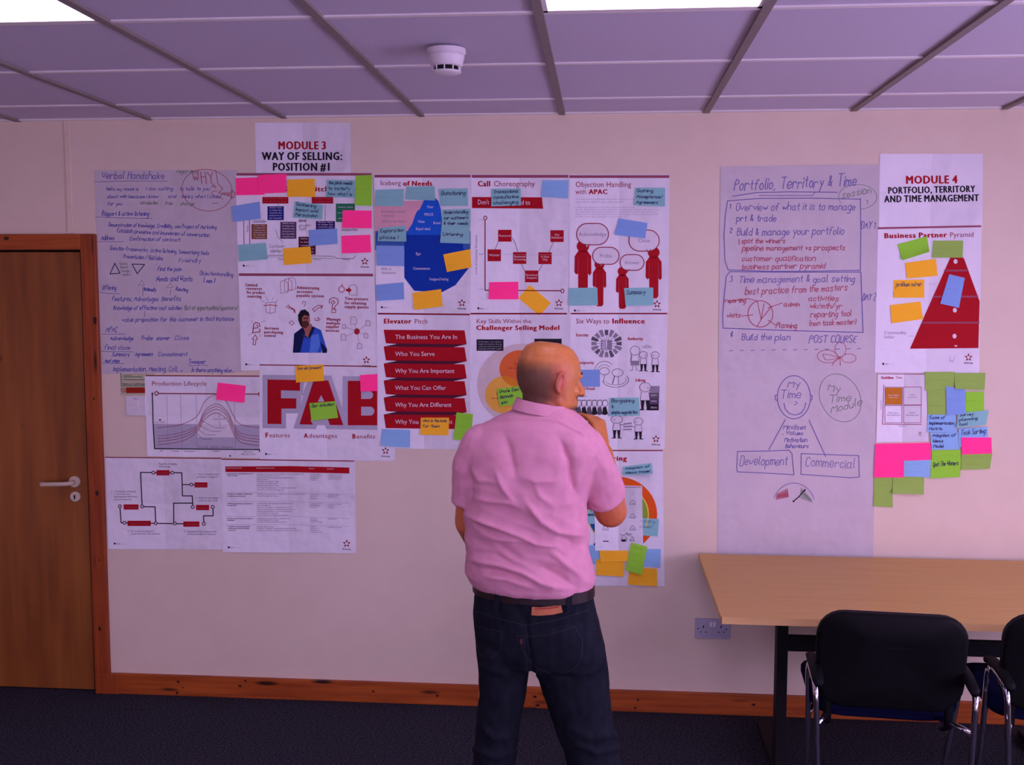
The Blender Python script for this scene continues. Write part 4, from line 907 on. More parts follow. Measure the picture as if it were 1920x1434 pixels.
S.ell(1415, 930, 62, 82, 'inkr', 'drawing', wd=6).ell(1270, 1010, 115, 72, 'inkr', 'drawing', wd=6, rot=5).ell(1510, 1030, 80, 50, 'inkr', 'drawing', wd=6).line([(1410, 1025), (1290, 990), (1215, 985), (1240, 1045), (1290, 1050), (1410, 1025)], 6, 'inkr', 'drawing').ell(1408, 1025, 12, 12, 'inkr', 'drawing').line([(1405, 1030), (1350, 1060), (1318, 1115)], 7, 'inkr', 'drawing').line([(1410, 1030), (1415, 1110)], 7, 'inkr', 'drawing')
S.done()
S = Sheet('flipchart_sheet', 'lower grey flipchart sheet with a smiling head drawing above the table', 'flipchart', [(1348, 689), (1643, 687), (1637, 1052), (1345, 1052)], .0014, M_FLIP, 'handwritten flipchart sheets')
S.set(1340, 690, 5.3125)
S.ell(790, 290, 165, 215, 'inkp', 'drawing', wd=8).ell(800, 390, 150, 130, 'inkp', 'drawing', wd=0.1, a0=0, a1=180).line([(690, 350), (705, 410), (740, 450), (800, 468), (860, 450), (895, 400), (908, 345)], 8, 'inkp', 'drawing').line([(800, 330), (822, 340), (815, 360), (790, 365)], 6, 'inkp', 'drawing')
for sx, x in ((-1, 625), (1, 950)): S.line([(x, 265), (x + sx * 22, 275), (x + sx * 18, 315), (x, 325)], 8, 'inkp', 'drawing')
for t, x, y, h, w, c, y2 in (('My', 730, 190, 65, 130, 'inkp', None), ('Time', 655, 300, 85, 215, 'inkp', None), ('My', 1130, 220, 75, 130, 'inkg', 250), ('Time', 1140, 345, 75, 230, 'inkg', 325), ('Module', 1160, 450, 75, 320, 'inkg', 365), ('Mindset', 685, 610, 45, 230, 'inkp', None), ('. Values', 680, 665, 40, 205, 'inkp', None), ('Motivation', 695, 735, 45, 230, 'inkp', None), ('Behaviours', 705, 795, 42, 235, 'inkp', None), ('Development', 250, 970, 95, 480, 'inkp', 965), ('Commercial', 905, 975, 95, 500, 'inkp', 1000)): S.hand(t, x, y, h, w, c, 8, y2=y2)
S.ell(1250, 297, 195, 250, 'inkg', 'drawing', wd=6, rot=-28)
for pts in ([(705, 510), (540, 812)], [(940, 520), (1105, 880)], [(225, 830), (540, 825), (740, 818), (770, 850), (790, 1062), (500, 1045), (225, 1033), (220, 980), (228, 830)], [(862, 852), (1435, 872), (1440, 1085), (1350, 1092), (860, 1058), (862, 852)]): S.line(pts, 8, 'inkp', 'drawing')
S.ell(790, 1390, 215, 245, 'inkp', 'drawing', wd=6, a0=203, a1=340)
for k in range(7):
    S.line([(615 + 18 * k, 1310 - 4 * k), (625 + 16 * k, 1250 - 8 * k), (632 + 17 * k, 1305 - 4 * k)], 8, 'inkr', 'drawing').line([(850 + 17 * k, 1290 + 6 * k), (865 + 15 * k, 1195 + 17 * k), (872 + 16 * k, 1300 + 6 * k)], 7, 'inkg', 'drawing')
S.line([(785, 1325), (835, 1285), (900, 1210)], 11, 'black', 'drawing').ell(786, 1326, 10, 10, 'black', 'drawing').poly([(880, 1220), (910, 1200), (900, 1232)], 'black', 'drawing'); S.done()

S = Sheet('heading_sheet', 'white heading sheet reading module 4 portfolio, territory and time management', 'sign', [(1650, 288), (1843, 288), (1842, 430), (1648, 430)], .0026, M_PAPER, 'module heading sheets')
S.set(1630, 280, 6.83)
S.text('MODULE 4', 468, 440, 98, 'red', w=670, bold=True, ang=-.6).text('PORTFOLIO, TERRITORY', 240, 568, 82, 'black', w=1120, bold=True, ang=-1.2).text('AND TIME MANAGEMENT', 195, 678, 84, 'black', w=1215, bold=True, ang=-.8); S.done()

S = Sheet('poster', 'business partner pyramid poster with a dark red pyramid', 'poster', [(1646, 427), (1841, 423), (1836, 700), (1640, 698)], .0034, M_PAPER, PG)
S.set(1630, 280, 6.83)
S.poly([(110, 998), (1432, 972), (1432, 996), (108, 1022)], 'mauve', 'top_rule').text('Business Partner', 190, 1138, 64, 'red', w=810, bold=True, ang=-1).text('Pyramid', 1030, 1125, 62, 'title', w=310, ang=-1)
S.set(1630, 470, 6.235)
S.poly([(1010, -50), (1110, 100), (1290, 590), (1275, 1138), (475, 1145), (940, 95)], 'red', 'pyramid')
for x0_, y, x1_ in ((880, 232, 1140), (750, 538, 1265), (620, 842, 1282)): S.line([(x0_, y), (x1_, y - 2)], 20, 'mauve', 'pyramid', 1)
for x, y in ((1008, 125), (1000, 695), (996, 998)): S.ell(x, y, 23, 27, 'white', 'pyramid', 1)
S.ell(1012, 1112, 18, 9, 'cream', 'pyramid', 2)
S.text('Commodity', 170, 975, 36, 'grey', w=265).text('Seller', 170, 1025, 34, 'grey', w=125).text('Solution', 690, 398, 14, 'lgrey', w=100).text('Vendor', 445, 1003, 14, 'lgrey', w=75)
S.hand('W', 925, 1318, 100, 80, 'lgrey', 7); S.star(1816, 670).foot(1656, 682); S.done()

S = Sheet('poster', 'small golden time sheet with four squares, one orange', 'poster', [(1646, 699), (1736, 700), (1741, 827), (1643, 829)], .0036, M_PAPER, PG)
S.set(1630, 690, 5.3125)
S.line([(92, 58), (555, 60)], 6, 'dred', 'top_rule').text('Golden', 118, 108, 28, 'red', w=125, bold=True).text('Time', 262, 106, 26, 'title', w=65)
S.rect(162, 195, 325, 362, 'tan', 'square', 1)
for x0_, y0_, x1_, y1_ in ((158, 190, 330, 368), (342, 188, 518, 366), (155, 370, 325, 545), (342, 370, 515, 545)): S.line([(x0_, y0_), (x1_, y0_), (x1_, y1_), (x0_, y1_), (x0_, y0_)], 5, 'mauve', 'square')
S.line([(145, 170), (132, 558), (520, 562)], 6, 'title', 'axis')
for t, x, y, w, c in (('Not Urgent', 190, 275, 105, 'white'), ('Important', 195, 297, 95, 'white'), ('Urgent', 400, 272, 62, 'grey'), ('Important', 385, 297, 88, 'grey'), ('Not Urgent', 190, 452, 100, 'grey'), ('Not Important', 175, 475, 130, 'grey'), ('Urgent', 395, 450, 62, 'grey'), ('Not Important', 365, 475, 128, 'grey'), ('Urgency', 290, 582, 80, 'grey')): S.text(t, x, y, 14, c, w=w, layer=2)
S.text('Importance', 122, 415, 12, 'grey', w=100, ang=-90); S.star(1725, 812, 3.5).done()

# ---------------------------------------------------------------- sticky notes
NG = 'sticky notes on the wall'
nrnd = random.Random(11)
def note(col, corners, label, lines=(), depth=.0055, ink_='navy', curl=None):
    cu = nrnd.uniform(.002, .007) if curl is None else curl
    N_ = Sheet('sticky_note', label, 'sticky note', corners, depth, M_NOTE[col], NG, curl=cu, nx=4, ny=6, side=nrnd.uniform(-.8, .8))
    a, b, c, d = corners
    n = len(lines); hgt = math.hypot(d[0] - a[0], d[1] - a[1]); wid = math.hypot(b[0] - a[0], b[1] - a[1])
    for k, t in enumerate(lines):
        if not t: continue
        faint = t.startswith('~')
        if faint:                                  # faint scrawl that cannot be read
            N_.n += 1; N_.hold = True; v = (k + .6) / (n + .3); u1 = nrnd.uniform(.55, .9); m_ = int(16 * u1) + 6
            pts_ = []
            for i in range(m_):
                q_ = N_.bil(.08 + (u1 - .08) * i / m_, v); pts_.append((q_[0], q_[1] + nrnd.uniform(-1.5, 1.5) * (1 if i % 4 else .2)))
                if i % 6 == 5 and len(pts_) > 2: N_.line(pts_, .55, 'f_' + col, 'handwriting'); pts_ = []
            if len(pts_) > 2: N_.line(pts_, .55, 'f_' + col, 'handwriting')
            N_.hold = False; continue
        v = (k + .78) / (n + .15); s_, e_ = N_.bil(.07, v), N_.bil(.07 + .86 * min(1, len(t) / (9 if n < 3 else 11)), v)
        h_ = min(hgt / (n + .4) * .62, 9)
        N_.hand(t, s_[0], s_[1], h_, e_[0] - s_[0], ('f_' + col if faint else ink_), (.7 if faint else 1.25) if wid > 45 else .5, y2=e_[1])
    N_.done()
note('pink', [(442, 334), (494, 332), (496, 365), (443, 366)], 'pink sticky note at the top left corner of the pitch poster', ('~order taken', '~by the rep'))
note('pink', [(484, 328), (537, 326), (537, 361), (486, 363)], 'pink sticky note overlapping another pink note on the pitch poster', ('~first call', '~with buyer'), .0085)
note('yellow', [(539, 337), (590, 335), (591, 369), (539, 369)], 'yellow sticky note covering the pitch poster title', ('~sample', '~questions'), .008)
note('teal', [(613, 337), (665, 338), (665, 371), (611, 369)], 'pale blue handwritten sticky note left of the tall green one', ('the pitch needs', 'to satisfy', 'how what is'))
note('green', [(667, 329), (698, 328), (697, 386), (665, 385)], 'tall green sticky note at the pitch poster top right corner', ('~all',), .0065)
note('blue', [(434, 387), (487, 378), (489, 410), (437, 416)], 'tilted blue sticky note over the left edge of the pitch poster', ('~pre call',))
note('teal', [(553, 377), (606, 384), (604, 411), (550, 408)], 'pale blue handwritten sticky note in the middle of the pitch poster', ('Gathering', 'Impact and', 'Persuasion'))
note('pink', [(643, 394), (697, 395), (697, 428), (641, 427)], 'upper of two pink notes right of the pitch poster', ('~close it',))
note('blue', [(579, 431), (632, 428), (633, 457), (579, 461)], 'blue sticky note left of the two pink notes on the pitch poster', ('~benefit',))
note('pink', [(640, 442), (694, 440), (696, 473), (641, 475)], 'lower of two pink notes right of the pitch poster', ('~next step',))
note('teal', [(446, 459), (499, 455), (502, 486), (448, 490)], 'pale blue sticky note low left on the pitch poster', ('~gap',))
note('yellow', [(530, 466), (582, 462), (585, 493), (533, 497)], 'yellow sticky note at the bottom of the pitch poster', ('~what went', '~well'))
note('teal', [(704, 356), (757, 354), (757, 387), (703, 386)], 'blank pale blue sticky note under the word iceberg', ('~why',))
note('teal', [(762, 350), (815, 349), (816, 376), (760, 374)], 'curling pale blue sticky note above the iceberg peak', ('~need',), curl=.014)
note('teal', [(822, 354), (877, 353), (878, 386), (826, 386)], 'pale blue sticky note reading questioning on the iceberg poster', ('Questioning', ''))
note('teal', [(829, 393), (882, 391), (882, 425), (828, 425)], 'pale blue note about understanding, right of the iceberg', ('Understanding', 'our customers', '& their needs'))
note('teal', [(828, 423), (881, 423), (881, 457), (825, 455)], 'pale blue sticky note reading listening, right of the iceberg', ('', 'Listening', ''), .006)
note('teal', [(710, 427), (761, 423), (762, 453), (708, 452)], 'pale blue note reading exploration phase, left of the iceberg', ('Exploration', 'phase !'), curl=.012)
note('blue', [(705, 460), (758, 461), (758, 499), (706, 498)], 'blue sticky note under the exploration note beside the iceberg', ('~ego',), .0052)
note('blue', [(704, 534), (757, 529), (758, 561), (706, 564)], 'blue sticky note low left on the iceberg poster', ('~80',))
note('yellow', [(831, 477), (882, 467), (884, 501), (838, 510)], 'tilted yellow note on the right flank of the iceberg', ('~open the', '~question'))
note('yellow', [(773, 549), (827, 542), (830, 574), (777, 581)], 'yellow sticky note under the iceberg bottom tip', ('~feelings', '~matter'))
note('teal', [(922, 354), (976, 353), (977, 385), (921, 387)], 'pale blue handwritten note over the red call choreography banner', ('Transactional', 'consultative', 'challenging'))
note('sky', [(1017, 338), (1066, 338), (1065, 372), (1015, 369)], 'blue sticky note at the call choreography top right corner', ('~tone',))
note('pink', [(918, 529), (972, 528), (972, 561), (916, 561)], 'pink sticky note at the bottom of the call choreography poster', ('~reframe',))
note('yellow', [(993, 534), (1033, 568), (1012, 592), (972, 559)], 'yellow note turned diagonally on the call choreography poster', ('~our way', '~or no'), .003, curl=.001)
note('teal', [(1191, 352), (1247, 352), (1247, 387), (1189, 385)], 'pale blue handwritten note at the objection poster top right', ('Gaining', 'Acceptance/', 'Agreement'))
note('blue', [(1160, 409), (1214, 418), (1210, 447), (1153, 440)], 'tilted blue note over the close speech bubble', ('~then',))
note('teal', [(1066, 540), (1120, 539), (1121, 572), (1066, 573)], 'blank pale blue note over the legs of the left red figure', ('~hold',))
note('teal', [(1170, 540), (1225, 539), (1225, 572), (1173, 573)], 'pale blue sticky note reading summary on the objection poster', ('Summary', ''))
note('yellow', [(554, 686), (606, 683), (608, 714), (555, 717)], 'yellow sticky note at the top of the FAB poster', ('how do I present', '', ''), .0075, 'dgrey')
note('pink', [(675, 703), (708, 701), (708, 733), (676, 734)], 'small pink sticky note over the letter B', ('~fab',), .0075)
note('green', [(580, 756), (629, 752), (634, 783), (584, 789)], 'green sticky note over the letter A reading our solution', ('Our solution', '', ''), .0075)
note('pink', [(408, 717), (461, 723), (458, 755), (405, 749)], 'pink sticky note on the production lifecycle poster', ('~where in', '~the cycle'))
note('yellow', [(789, 783), (842, 783), (841, 816), (788, 815)], 'yellow sticky note over the lowest red elevator pitch banner', ('what is the hook', 'for them', ''), .007, 'dgrey')
note('sky', [(716, 804), (769, 806), (769, 839), (714, 836)], 'blue sticky note at the elevator pitch poster lower left', ('~30 secs', '~pitch'), .007)
note('green', [(856, 773), (887, 776), (883, 826), (850, 824)], 'upright green sticky note beside the left shoulder of the man', ('~tell', '~them', '~why'), .007)
note('green', [(931, 729), (985, 722), (988, 755), (937, 762)], 'bright green handwritten note next to the neck of the man', ('Uncle Geo', 'Hannah', 'etc'), .007)
note('blue', [(1072, 693), (1125, 693), (1125, 725), (1072, 725)], 'blue sticky note in front of the face of the man', ('~give',))
note('teal', [(1143, 746), (1198, 745), (1200, 779), (1142, 780)], 'pale blue note reading bargaining on the cartoons poster', ('Bargaining', '&', 'simple negotiation'))
note('teal', [(1168, 875), (1222, 868), (1224, 888), (1169, 891)], 'curled pale blue note at the top of the ring poster', ('Adoption of', 'ideas model'), curl=.022)
note('teal', [(1192, 970), (1236, 973), (1233, 1006), (1190, 1002)], 'pale blue handwritten note right of the small sketch sheet', ('  Handling', '  oneself', ''), .0036, curl=.0006)
note('teal', [(1078, 946), (1128, 948), (1128, 982), (1078, 982)], 'pale blue handwritten note beneath the elbow of the man', ('Identify', 'cust needs', ''), .0036, curl=.0006)
note('sky', [(1084, 1022), (1128, 1022), (1128, 1058), (1084, 1058)], 'blue note half hidden by the waist of the man', ('~plan',), .0036, curl=.0006)
note('yellow', [(1118, 1048), (1171, 1053), (1170, 1081), (1118, 1078)], 'lower left yellow note beneath the small sketch sheet', ('~learn by', '~doing it'), .005)
note('yellow', [(1124, 1032), (1178, 1032), (1178, 1052), (1126, 1053)], 'yellow note tucked under the bottom edge of the sketch sheet', ('~coach',), .0078)
note('sky', [(1206, 1029), (1239, 1029), (1238, 1064), (1206, 1061)], 'small blue note right of the green note on the ring poster', ('~review', '~often'), .0045)
note('yellow', [(1180, 1063), (1232, 1066), (1232, 1099), (1177, 1096)], 'yellow note at the bottom right corner of the ring poster', ('~feedback', '~each week', '~on calls'), .0050)
note('green', [(1184, 1017), (1214, 1025), (1203, 1078), (1173, 1069)], 'upright tilted green note among yellow ones on the ring poster', ('~set', '~goals', '~with', '~team'), .0095)
note('green', [(1683, 458), (1738, 443), (1743, 472), (1692, 488)], 'tilted bright green note touching the pyramid poster title', (), .0055, curl=.014)
note('olive', [(1750, 451), (1806, 451), (1805, 483), (1748, 483)], 'flat olive green note over the pyramid tip', ('~trusted',))
note('yellow', [(1697, 493), (1755, 485), (1758, 517), (1701, 522)], 'topmost of three yellow notes left of the red pyramid', ('~partner',))
note('yellow', [(1676, 525), (1733, 524), (1733, 558), (1676, 558)], 'middle of three yellow notes left of the red pyramid', ('problem solver', ''), .005, 'dgrey')
note('yellow', [(1669, 572), (1726, 565), (1731, 598), (1672, 606)], 'lowest of three yellow notes left of the red pyramid', ('~vendor', ''))
note('blue', [(1780, 514), (1809, 521), (1798, 577), (1763, 569)], 'upright tilted blue note on the red pyramid', ('~you',), .006)
note('olive', [(1734, 697), (1790, 697), (1789, 729), (1735, 732)], 'olive green note touching the golden time sheet top corner', ('~urgent',), .0062, curl=.0015)
note('olive', [(1738, 724), (1776, 724), (1776, 777), (1740, 777)], 'upright olive green note right of the golden time sheet', ('~plan', '~day'), .0052, curl=.001)
note('olive', [(1789, 699), (1848, 699), (1846, 731), (1791, 729)], 'olive green note at the top right of the note cluster', ('~email',), .0075, curl=.01)
note('green', [(1811, 735), (1845, 734), (1845, 772), (1809, 772)], 'upright green note on the right edge of the note cluster', ('~diary',), .0045, curl=.001)
note('blue', [(1774, 724), (1810, 729), (1810, 776), (1775, 779)], 'upright blue note between the green notes of the cluster', ('~time',), .0085, curl=.001)
note('sky', [(1740, 777), (1792, 778), (1794, 810), (1738, 810)], 'pale blue handwritten note about an implementation matrix', ('Ease of', 'Implementation', 'Matrix'), .0068, curl=.001)
note('sky', [(1797, 803), (1852, 800), (1853, 832), (1798, 838)], 'pale blue note reading task sorting', ('Task Sorting', ''), .0052, curl=.001)
note('teal', [(1796, 774), (1854, 769), (1849, 796), (1794, 802)], 'curled grey blue note about a planning tool in the cluster', ('Survey', 'planning', 'tool'), .0078, curl=.012)
note('sky', [(1744, 811), (1796, 810), (1798, 843), (1747, 843)], 'pale blue handwritten note about adoption of ideas in the right cluster', ('Adoption of', 'ideas', 'Model'), .0072, curl=.001)
note('pink', [(1802, 820), (1859, 820), (1860, 850), (1804, 852)], 'pink sticky note at the right of the note cluster', ('~focus',), .0080, curl=.001)
note('olive', [(1803, 848), (1861, 848), (1856, 879), (1802, 881)], 'olive green note directly under the right pink note', ('~key tasks', '~of week'), .0058, curl=.003)
note('pink', [(1692, 831), (1745, 830), (1745, 863), (1692, 863)], 'right of the two side by side pink notes under the golden time sheet', ('~delegate', ''), .0055, curl=.001)
note('pink', [(1641, 832), (1694, 831), (1694, 863), (1640, 864)], 'left of the two side by side pink notes under the golden time sheet', ('~prepare',), .0062, curl=.001)
note('pink', [(1640, 862), (1695, 862), (1695, 895), (1639, 895)], 'pink note below the pair of pink notes, left of a blue one', ('~own time', '~first'), .0070, curl=.001)
note('sky', [(1695, 864), (1745, 862), (1744, 895), (1695, 893)], 'pale blue note between a pink and a bright green note', ('~say no', '~to more'), .0078, curl=.001)
note('green', [(1747, 844), (1801, 843), (1801, 866), (1747, 868)], 'bright green note partly covered by the spot the winners note', ('~a list',), .0050, curl=.001)
note('green', [(1745, 862), (1802, 859), (1800, 894), (1745, 897)], 'bright green note reading spot the winners', ('Spot The Winners', ''), .0066, curl=.003)
note('olive', [(1674, 893), (1733, 894), (1732, 927), (1674, 925)], 'olive green note under the pink and blue notes', (), .0055, curl=.012)
note('olive', [(1639, 895), (1673, 895), (1674, 951), (1638, 949)], 'upright olive green note at the bottom left of the cluster', ('~goal', ''), .0045, curl=.002)

# ---------------------------------------------------------------- wall fittings
S = Sheet('safety_sign', 'small yellowish fire notice with a red strip beside the door', 'sign', [(225, 698), (290, 698), (290, 741), (226, 741)], .0010, mat('notice_card', (0.55, 0.54, 0.33), None), None)
S.set(200, 690, 6.4)
S.line([(170, 60), (178, 215), (470, 215)], 7, 'jade', 'border').line([(205, 85), (300, 85)], 6, 'dgrey', 'lettering').line([(205, 105), (420, 105)], 9, 'jade', 'lettering').line([(205, 138), (450, 140)], 8, 'dgrey', 'lettering')
S.text('Before Call Point', 195, 203, 24, 'dgrey', w=270, bold=True).rect(232, 232, 470, 300, 'signr', 'red_strip').ell(200, 265, 24, 24, 'signr', 'pictogram', wd=7, n=20).line([(185, 250), (215, 280)], 6, 'signr', 'pictogram'); S.done()
a, b = wp(237, 742), wp(275, 779)
sw = tag(MB().box(a.x, b.x, -.009, 0, b.z, a.z, .002).build('light_switch', M_WHITEPL), 'white square wall switch half hidden by the lifecycle poster', 'switch')
cx, cz = (a.x + b.x) / 2, (a.z + b.z) / 2
MB().box(cx - .014, cx + .014, -.013, -.008, cz - .017, cz + .017, .002).build('rocker', M_WHITEPL, sw)
for sx in (-1, 1): disc_y(MB(), Vector((cx + sx * .030, 0, cz)), .004, -.007, -.0105, 12).build('screw', M_STRIP, sw)
MB().box(cx - .008, cx + .008, -.0096, -.0085, cz + .031, cz + .034).build('mark', M_RUN, sw)
a, b = wp(1303, 1158), wp(1369, 1197)
so = tag(MB().box(a.x, b.x, -.010, 0, b.z, a.z, .002).build('wall_socket', M_PLATE), 'white double wall socket with two switches below the table corner', 'socket')
def spx(x, y, dx, dz, name, m, t=-.0125):
    q = wp(1280 + x / 15.93, 1130 + y / 15.93); MB().box(q.x - dx, q.x + dx, t, -.009, q.z - dz, q.z + dz, .0006).build(name, m, so)
for x in (838, 938): spx(x, 620, .0052, .0105, 'switch_rocker', mat('bright_white_plastic', (.86, .84, .84), None, rough=.3), -.0145)
for x in (612, 1142): spx(x, 695, .0024, .0052, 'earth_slot', M_SLOT, -.0104)
for x, y in ((538, 845), (690, 848), (1070, 855), (1215, 855), (458, 748), (1295, 772)): spx(x, y, .0034, .0021, 'pin_slot', M_SLOT, -.0104)

# ---------------------------------------------------------------- table
TX0, TX1, TY0, TY1, TZ = 0.416, 2.016, -0.935, -0.052, 0.722
tb = tag(empty('table', ((TX0 + TX1) / 2, (TY0 + TY1) / 2, 0)), 'beech topped table with black steel legs against the wall', 'table')
MB().box(TX0 + .002, TX1 - .002, TY0 + .002, TY1 - .002, TZ - .025, TZ).build('tabletop', M_BEECH, tb)
ed = MB()
ed.box(TX0, TX1, TY0, TY0 + .002, TZ - .025, TZ - .0005); ed.box(TX0, TX1, TY1 - .002, TY1, TZ - .025, TZ - .0005)
ed.box(TX0, TX0 + .002, TY0, TY1, TZ - .025, TZ - .0005); ed.box(TX1 - .002, TX1, TY0, TY1, TZ - .025, TZ - .0005)
ed.build('edge_band', M_BEECHE, tb)
for lx in (.685, TX1 - .27):
    lg = MB().box(lx - .02, lx + .02, -.60, -.535, .02, TZ - .045, .004).build('leg', M_STEELB, tb)
    MB().box(lx - .025, lx + .025, -.845, -.155, .006, .04, .006).build('foot', M_STEELB, lg)
    MB().box(lx - .02, lx + .02, -.83, -.18, TZ - .05, TZ - .025, .003).build('bearer', M_STEELB, lg)
    for fy in (-.825, -.175): MB().tube([(lx, fy, 0), (lx, fy, .008)], .014, 12).build('glide', M_BLACKPL, lg)
MB().box(.705, TX1 - .29, -.585, -.555, .487, .545, .003).build('crossbeam', M_STEELB, tb)

# ---------------------------------------------------------------- armchairs (stacking conference chairs)
def rrect(w, h, r, n=6, sq=0):
    P = []
    for cx, cz, a0 in ((w / 2 - r, h / 2 - r, 0), (-w / 2 + r, h / 2 - r, 90), (-w / 2 + r, -h / 2 + r, 180), (w / 2 - r, -h / 2 + r, 270)):
        for i in range(n + 1):
            a = math.radians(a0 + 90 * i / n); P.append((cx + r * math.cos(a), cz + r * math.sin(a)))
    return P
def make_chair(name, label, loc, rz):
    t = tag(empty(name, loc, rz), label, 'chair', 'chrome framed armchairs at the table')
    L = dict(parent=t, local=True)
    # local frame: y towards the table, seat centre at origin
    BY, BZ, BW, BH = -.235, .686, .455, .322       # backrest centre
    def back(P, y, bulge, k=1.0):
        out = []
        for x, z in P:
            top = .5 + z / BH
            xx = x * (1.0 - .03 * max(0, .5 - top)) * k
            out.append(Vector((xx, BY + y - .05 * (top - .5) + bulge * (1 - (2 * x / BW) ** 2), BZ + z * k)))
        return out
    P = rrect(BW, BH, .085)
    sh = MB().loft([back(P, .006, -.018), back(P, -.004, -.02), back(P, -.014, -.022, .985), back(P, -.020, -.024, .93), back(P, -.0215, -.026, .5)])
    sh.build('back_shell', M_BLACKPL, smooth=True, **L)
    MB().loft([back(P, .006, -.018, .99), back(P, .024, -.018, .985), back(P, .038, -.012, .93), back(P, .042, -.006, .6)]).build('backrest', M_FABRIC, smooth=True, **L)
    rb = MB()
    for zz in (.055,): rb.box(-.05, .05, BY - .0505, BY - .044, BZ + zz - .005, BZ + zz + .002, .0015)
    rb.build('grip_slot', M_BLACKPL, **L)
    rb = MB().box(-.15, .15, BY - .0525, BY - .048, BZ + .113, BZ + .116, .001); rb.build('moulding_line', M_BLACKPL, **L)
    # seat
    SP = rrect(.455, .44, .075)
    def seat(z, k, dip=0.0):
        z += .022
        return [Vector((x * k, .045 + y * k, z + dip * (1 - (2 * x / .46) ** 2) + (-.016 if y > .1 else 0) * (y - .1) / .12)) for x, y in SP]
    MB().loft([seat(.462, .95), seat(.468, 1.0), seat(.488, 1.0), seat(.500, .965), seat(.505, .85), seat(.502, .4)]).build('seat', M_FABRIC, smooth=True, **L)
    MB().loft([seat(.440, .55, -.022), seat(.443, .82, -.016), seat(.452, .95, -.008), seat(.466, .965)]).build('seat_shell', M_FABRIC, smooth=True, **L)
    for sx in (-1, 1):
        x = sx * .228
        path = arc([(x * .98, -.375, .012), (x * .97, -.345, .30), (x * 1.03, -.335, .628), (x * 1.05, -.15, .640), (x * .97, -.045, .30), (x * .96, .105, .012)], .05, 6)
        fr = MB().tube(path, .0145, 12, flat=.62, up=(0, 1, .01)).build('arm_frame', M_CHROME, smooth=True, **L)
        MB().tube([(x * 1.0, -.335, .505), (x * .86, -.24, .492), (x * .62, -.12, .478)], .0095, 10).build('seat_bracket', M_CHROME, smooth=True, **L)
        MB().tube([(x * 1.0, -.088, .44), (x * .88, -.02, .450), (x * .6, .06, .452)], .0085, 10).build('seat_bracket', M_CHROME, smooth=True, **L)
        pr = []
        for y, wv, zz in ((-.345, .014, .630), (-.335, .022, .640), (-.25, .025, .653), (-.15, .025, .656), (-.115, .022, .648), (-.100, .014, .634)):
            pr.append([Vector((x * 1.0 + wv * .8 * math.cos(a), y, zz + (.011 if math.sin(a) > 0 else .006) * math.sin(a))) for a in [2 * math.pi * i / 12 for i in range(12)]])
        MB().loft(pr).build('armrest', M_BLACKPL, smooth=True, **L)
        MB().tube([(x * .80, BY + .015, .60), (x * .81, BY + .02, .47), (x * .78, BY + .06, .45)], .013, 8, flat=.6).build('back_upright', M_BLACKPL, smooth=True, **L)
        for fy, fx in ((-.375, .98), (.105, .96)): MB().tube([(x * fx, fy, 0), (x * fx, fy, .022)], .0165, 12).build('foot_cap', M_BLACKPL, **L)
    return t
chair = make_chair('armchair', 'black backed armchair with chrome arms, fully in view at the table', (.930, -.985, 0), -.085)
make_chair('armchair', 'black backed armchair cut off by the right edge of the picture', (1.500, -.965, 0), -.06)

# ---------------------------------------------------------------- the man
def remesh(mb, voxel, smooth_it, fac=.5):
    me = bpy.data.meshes.new('tmp'); me.from_pydata([tuple(v) for v in mb.v], [], mb.f)
    bm = bmesh.new(); bm.from_mesh(me); bmesh.ops.recalc_face_normals(bm, faces=bm.faces); bm.to_mesh(me); bm.free()
    o = bpy.data.objects.new('tmp', me); COL.objects.link(o)
    r = o.modifiers.new('r', 'REMESH'); r.mode = 'VOXEL'; r.voxel_size = voxel
    if smooth_it:
        s_ = o.modifiers.new('s', 'SMOOTH'); s_.iterations = smooth_it; s_.factor = fac
    dg = bpy.context.evaluated_depsgraph_get(); dg.update()
    out = bpy.data.meshes.new_from_object(o.evaluated_get(dg))
    bpy.data.objects.remove(o); bpy.data.meshes.remove(me)
    V = [v.co.copy() for v in out.vertices]; Fc = [tuple(p.vertices) for p in out.polygons]; Nn = [v.normal.copy() for v in out.vertices]
    bpy.data.meshes.remove(out)
    return V, Fc, Nn
def normals(V, Fc):
    N_ = [Vector((0, 0, 0)) for _ in V]
    for f in Fc:
        n = (V[f[2]] - V[f[0]]).cross(V[f[-1]] - V[f[1]])
        for i in f: N_[i] += n
    return [n.normalized() for n in N_]
MY = -1.5
def ring(y, xl, xr, hd, cy=0.0, n=28, Y=None, tw=0.0, sq=2.3, dz=0.0):
    """level cross-section whose left and right edges are seen at these pixels"""
    Y = MY if Y is None else Y
    a = wp(xl, y, Y); b = wp(xr, y, Y); c = (a + b) / 2 + Vector((0, cy, dz)); hw = (b - a).length / 2
    P = []
    for i in range(n):
        t = 2 * math.pi * i / n; ct, st = math.cos(t), math.sin(t)
        x = hw * math.copysign(abs(ct) ** (2 / sq), ct); yy = hd * math.copysign(abs(st) ** (2 / sq), st)
        P.append(c + Vector((x, yy + x * tw, 0)))
    return P
man = tag(empty('person', (-.19, MY, 0)), 'bald man in a pink short sleeved shirt and dark jeans facing the posters', 'person')

# key joints
NECK = wp(1022, 775, MY + .01); HEADC = wp(1029, 706, MY + .015)
LSH, LEL, LWR = wp(895, 838, MY), wp(881, 978, MY + .05), wp(912, 1055, MY + .20)
RSH, REL, RWR = wp(1098, 842, MY), wp(1145, 958, MY + .10), wp(1131, 848, MY + .21)
HIPL, HIPR = wp(945, 1190, MY), wp(1055, 1190, MY)
KNL, KNR = wp(930, 1405, MY), wp(1107, 1400, MY)
ANL = Vector((wp(926, 1640, MY).x, MY - .005, .10)); ANR = Vector((wp(1154, 1640, MY).x, MY - .005, .10))

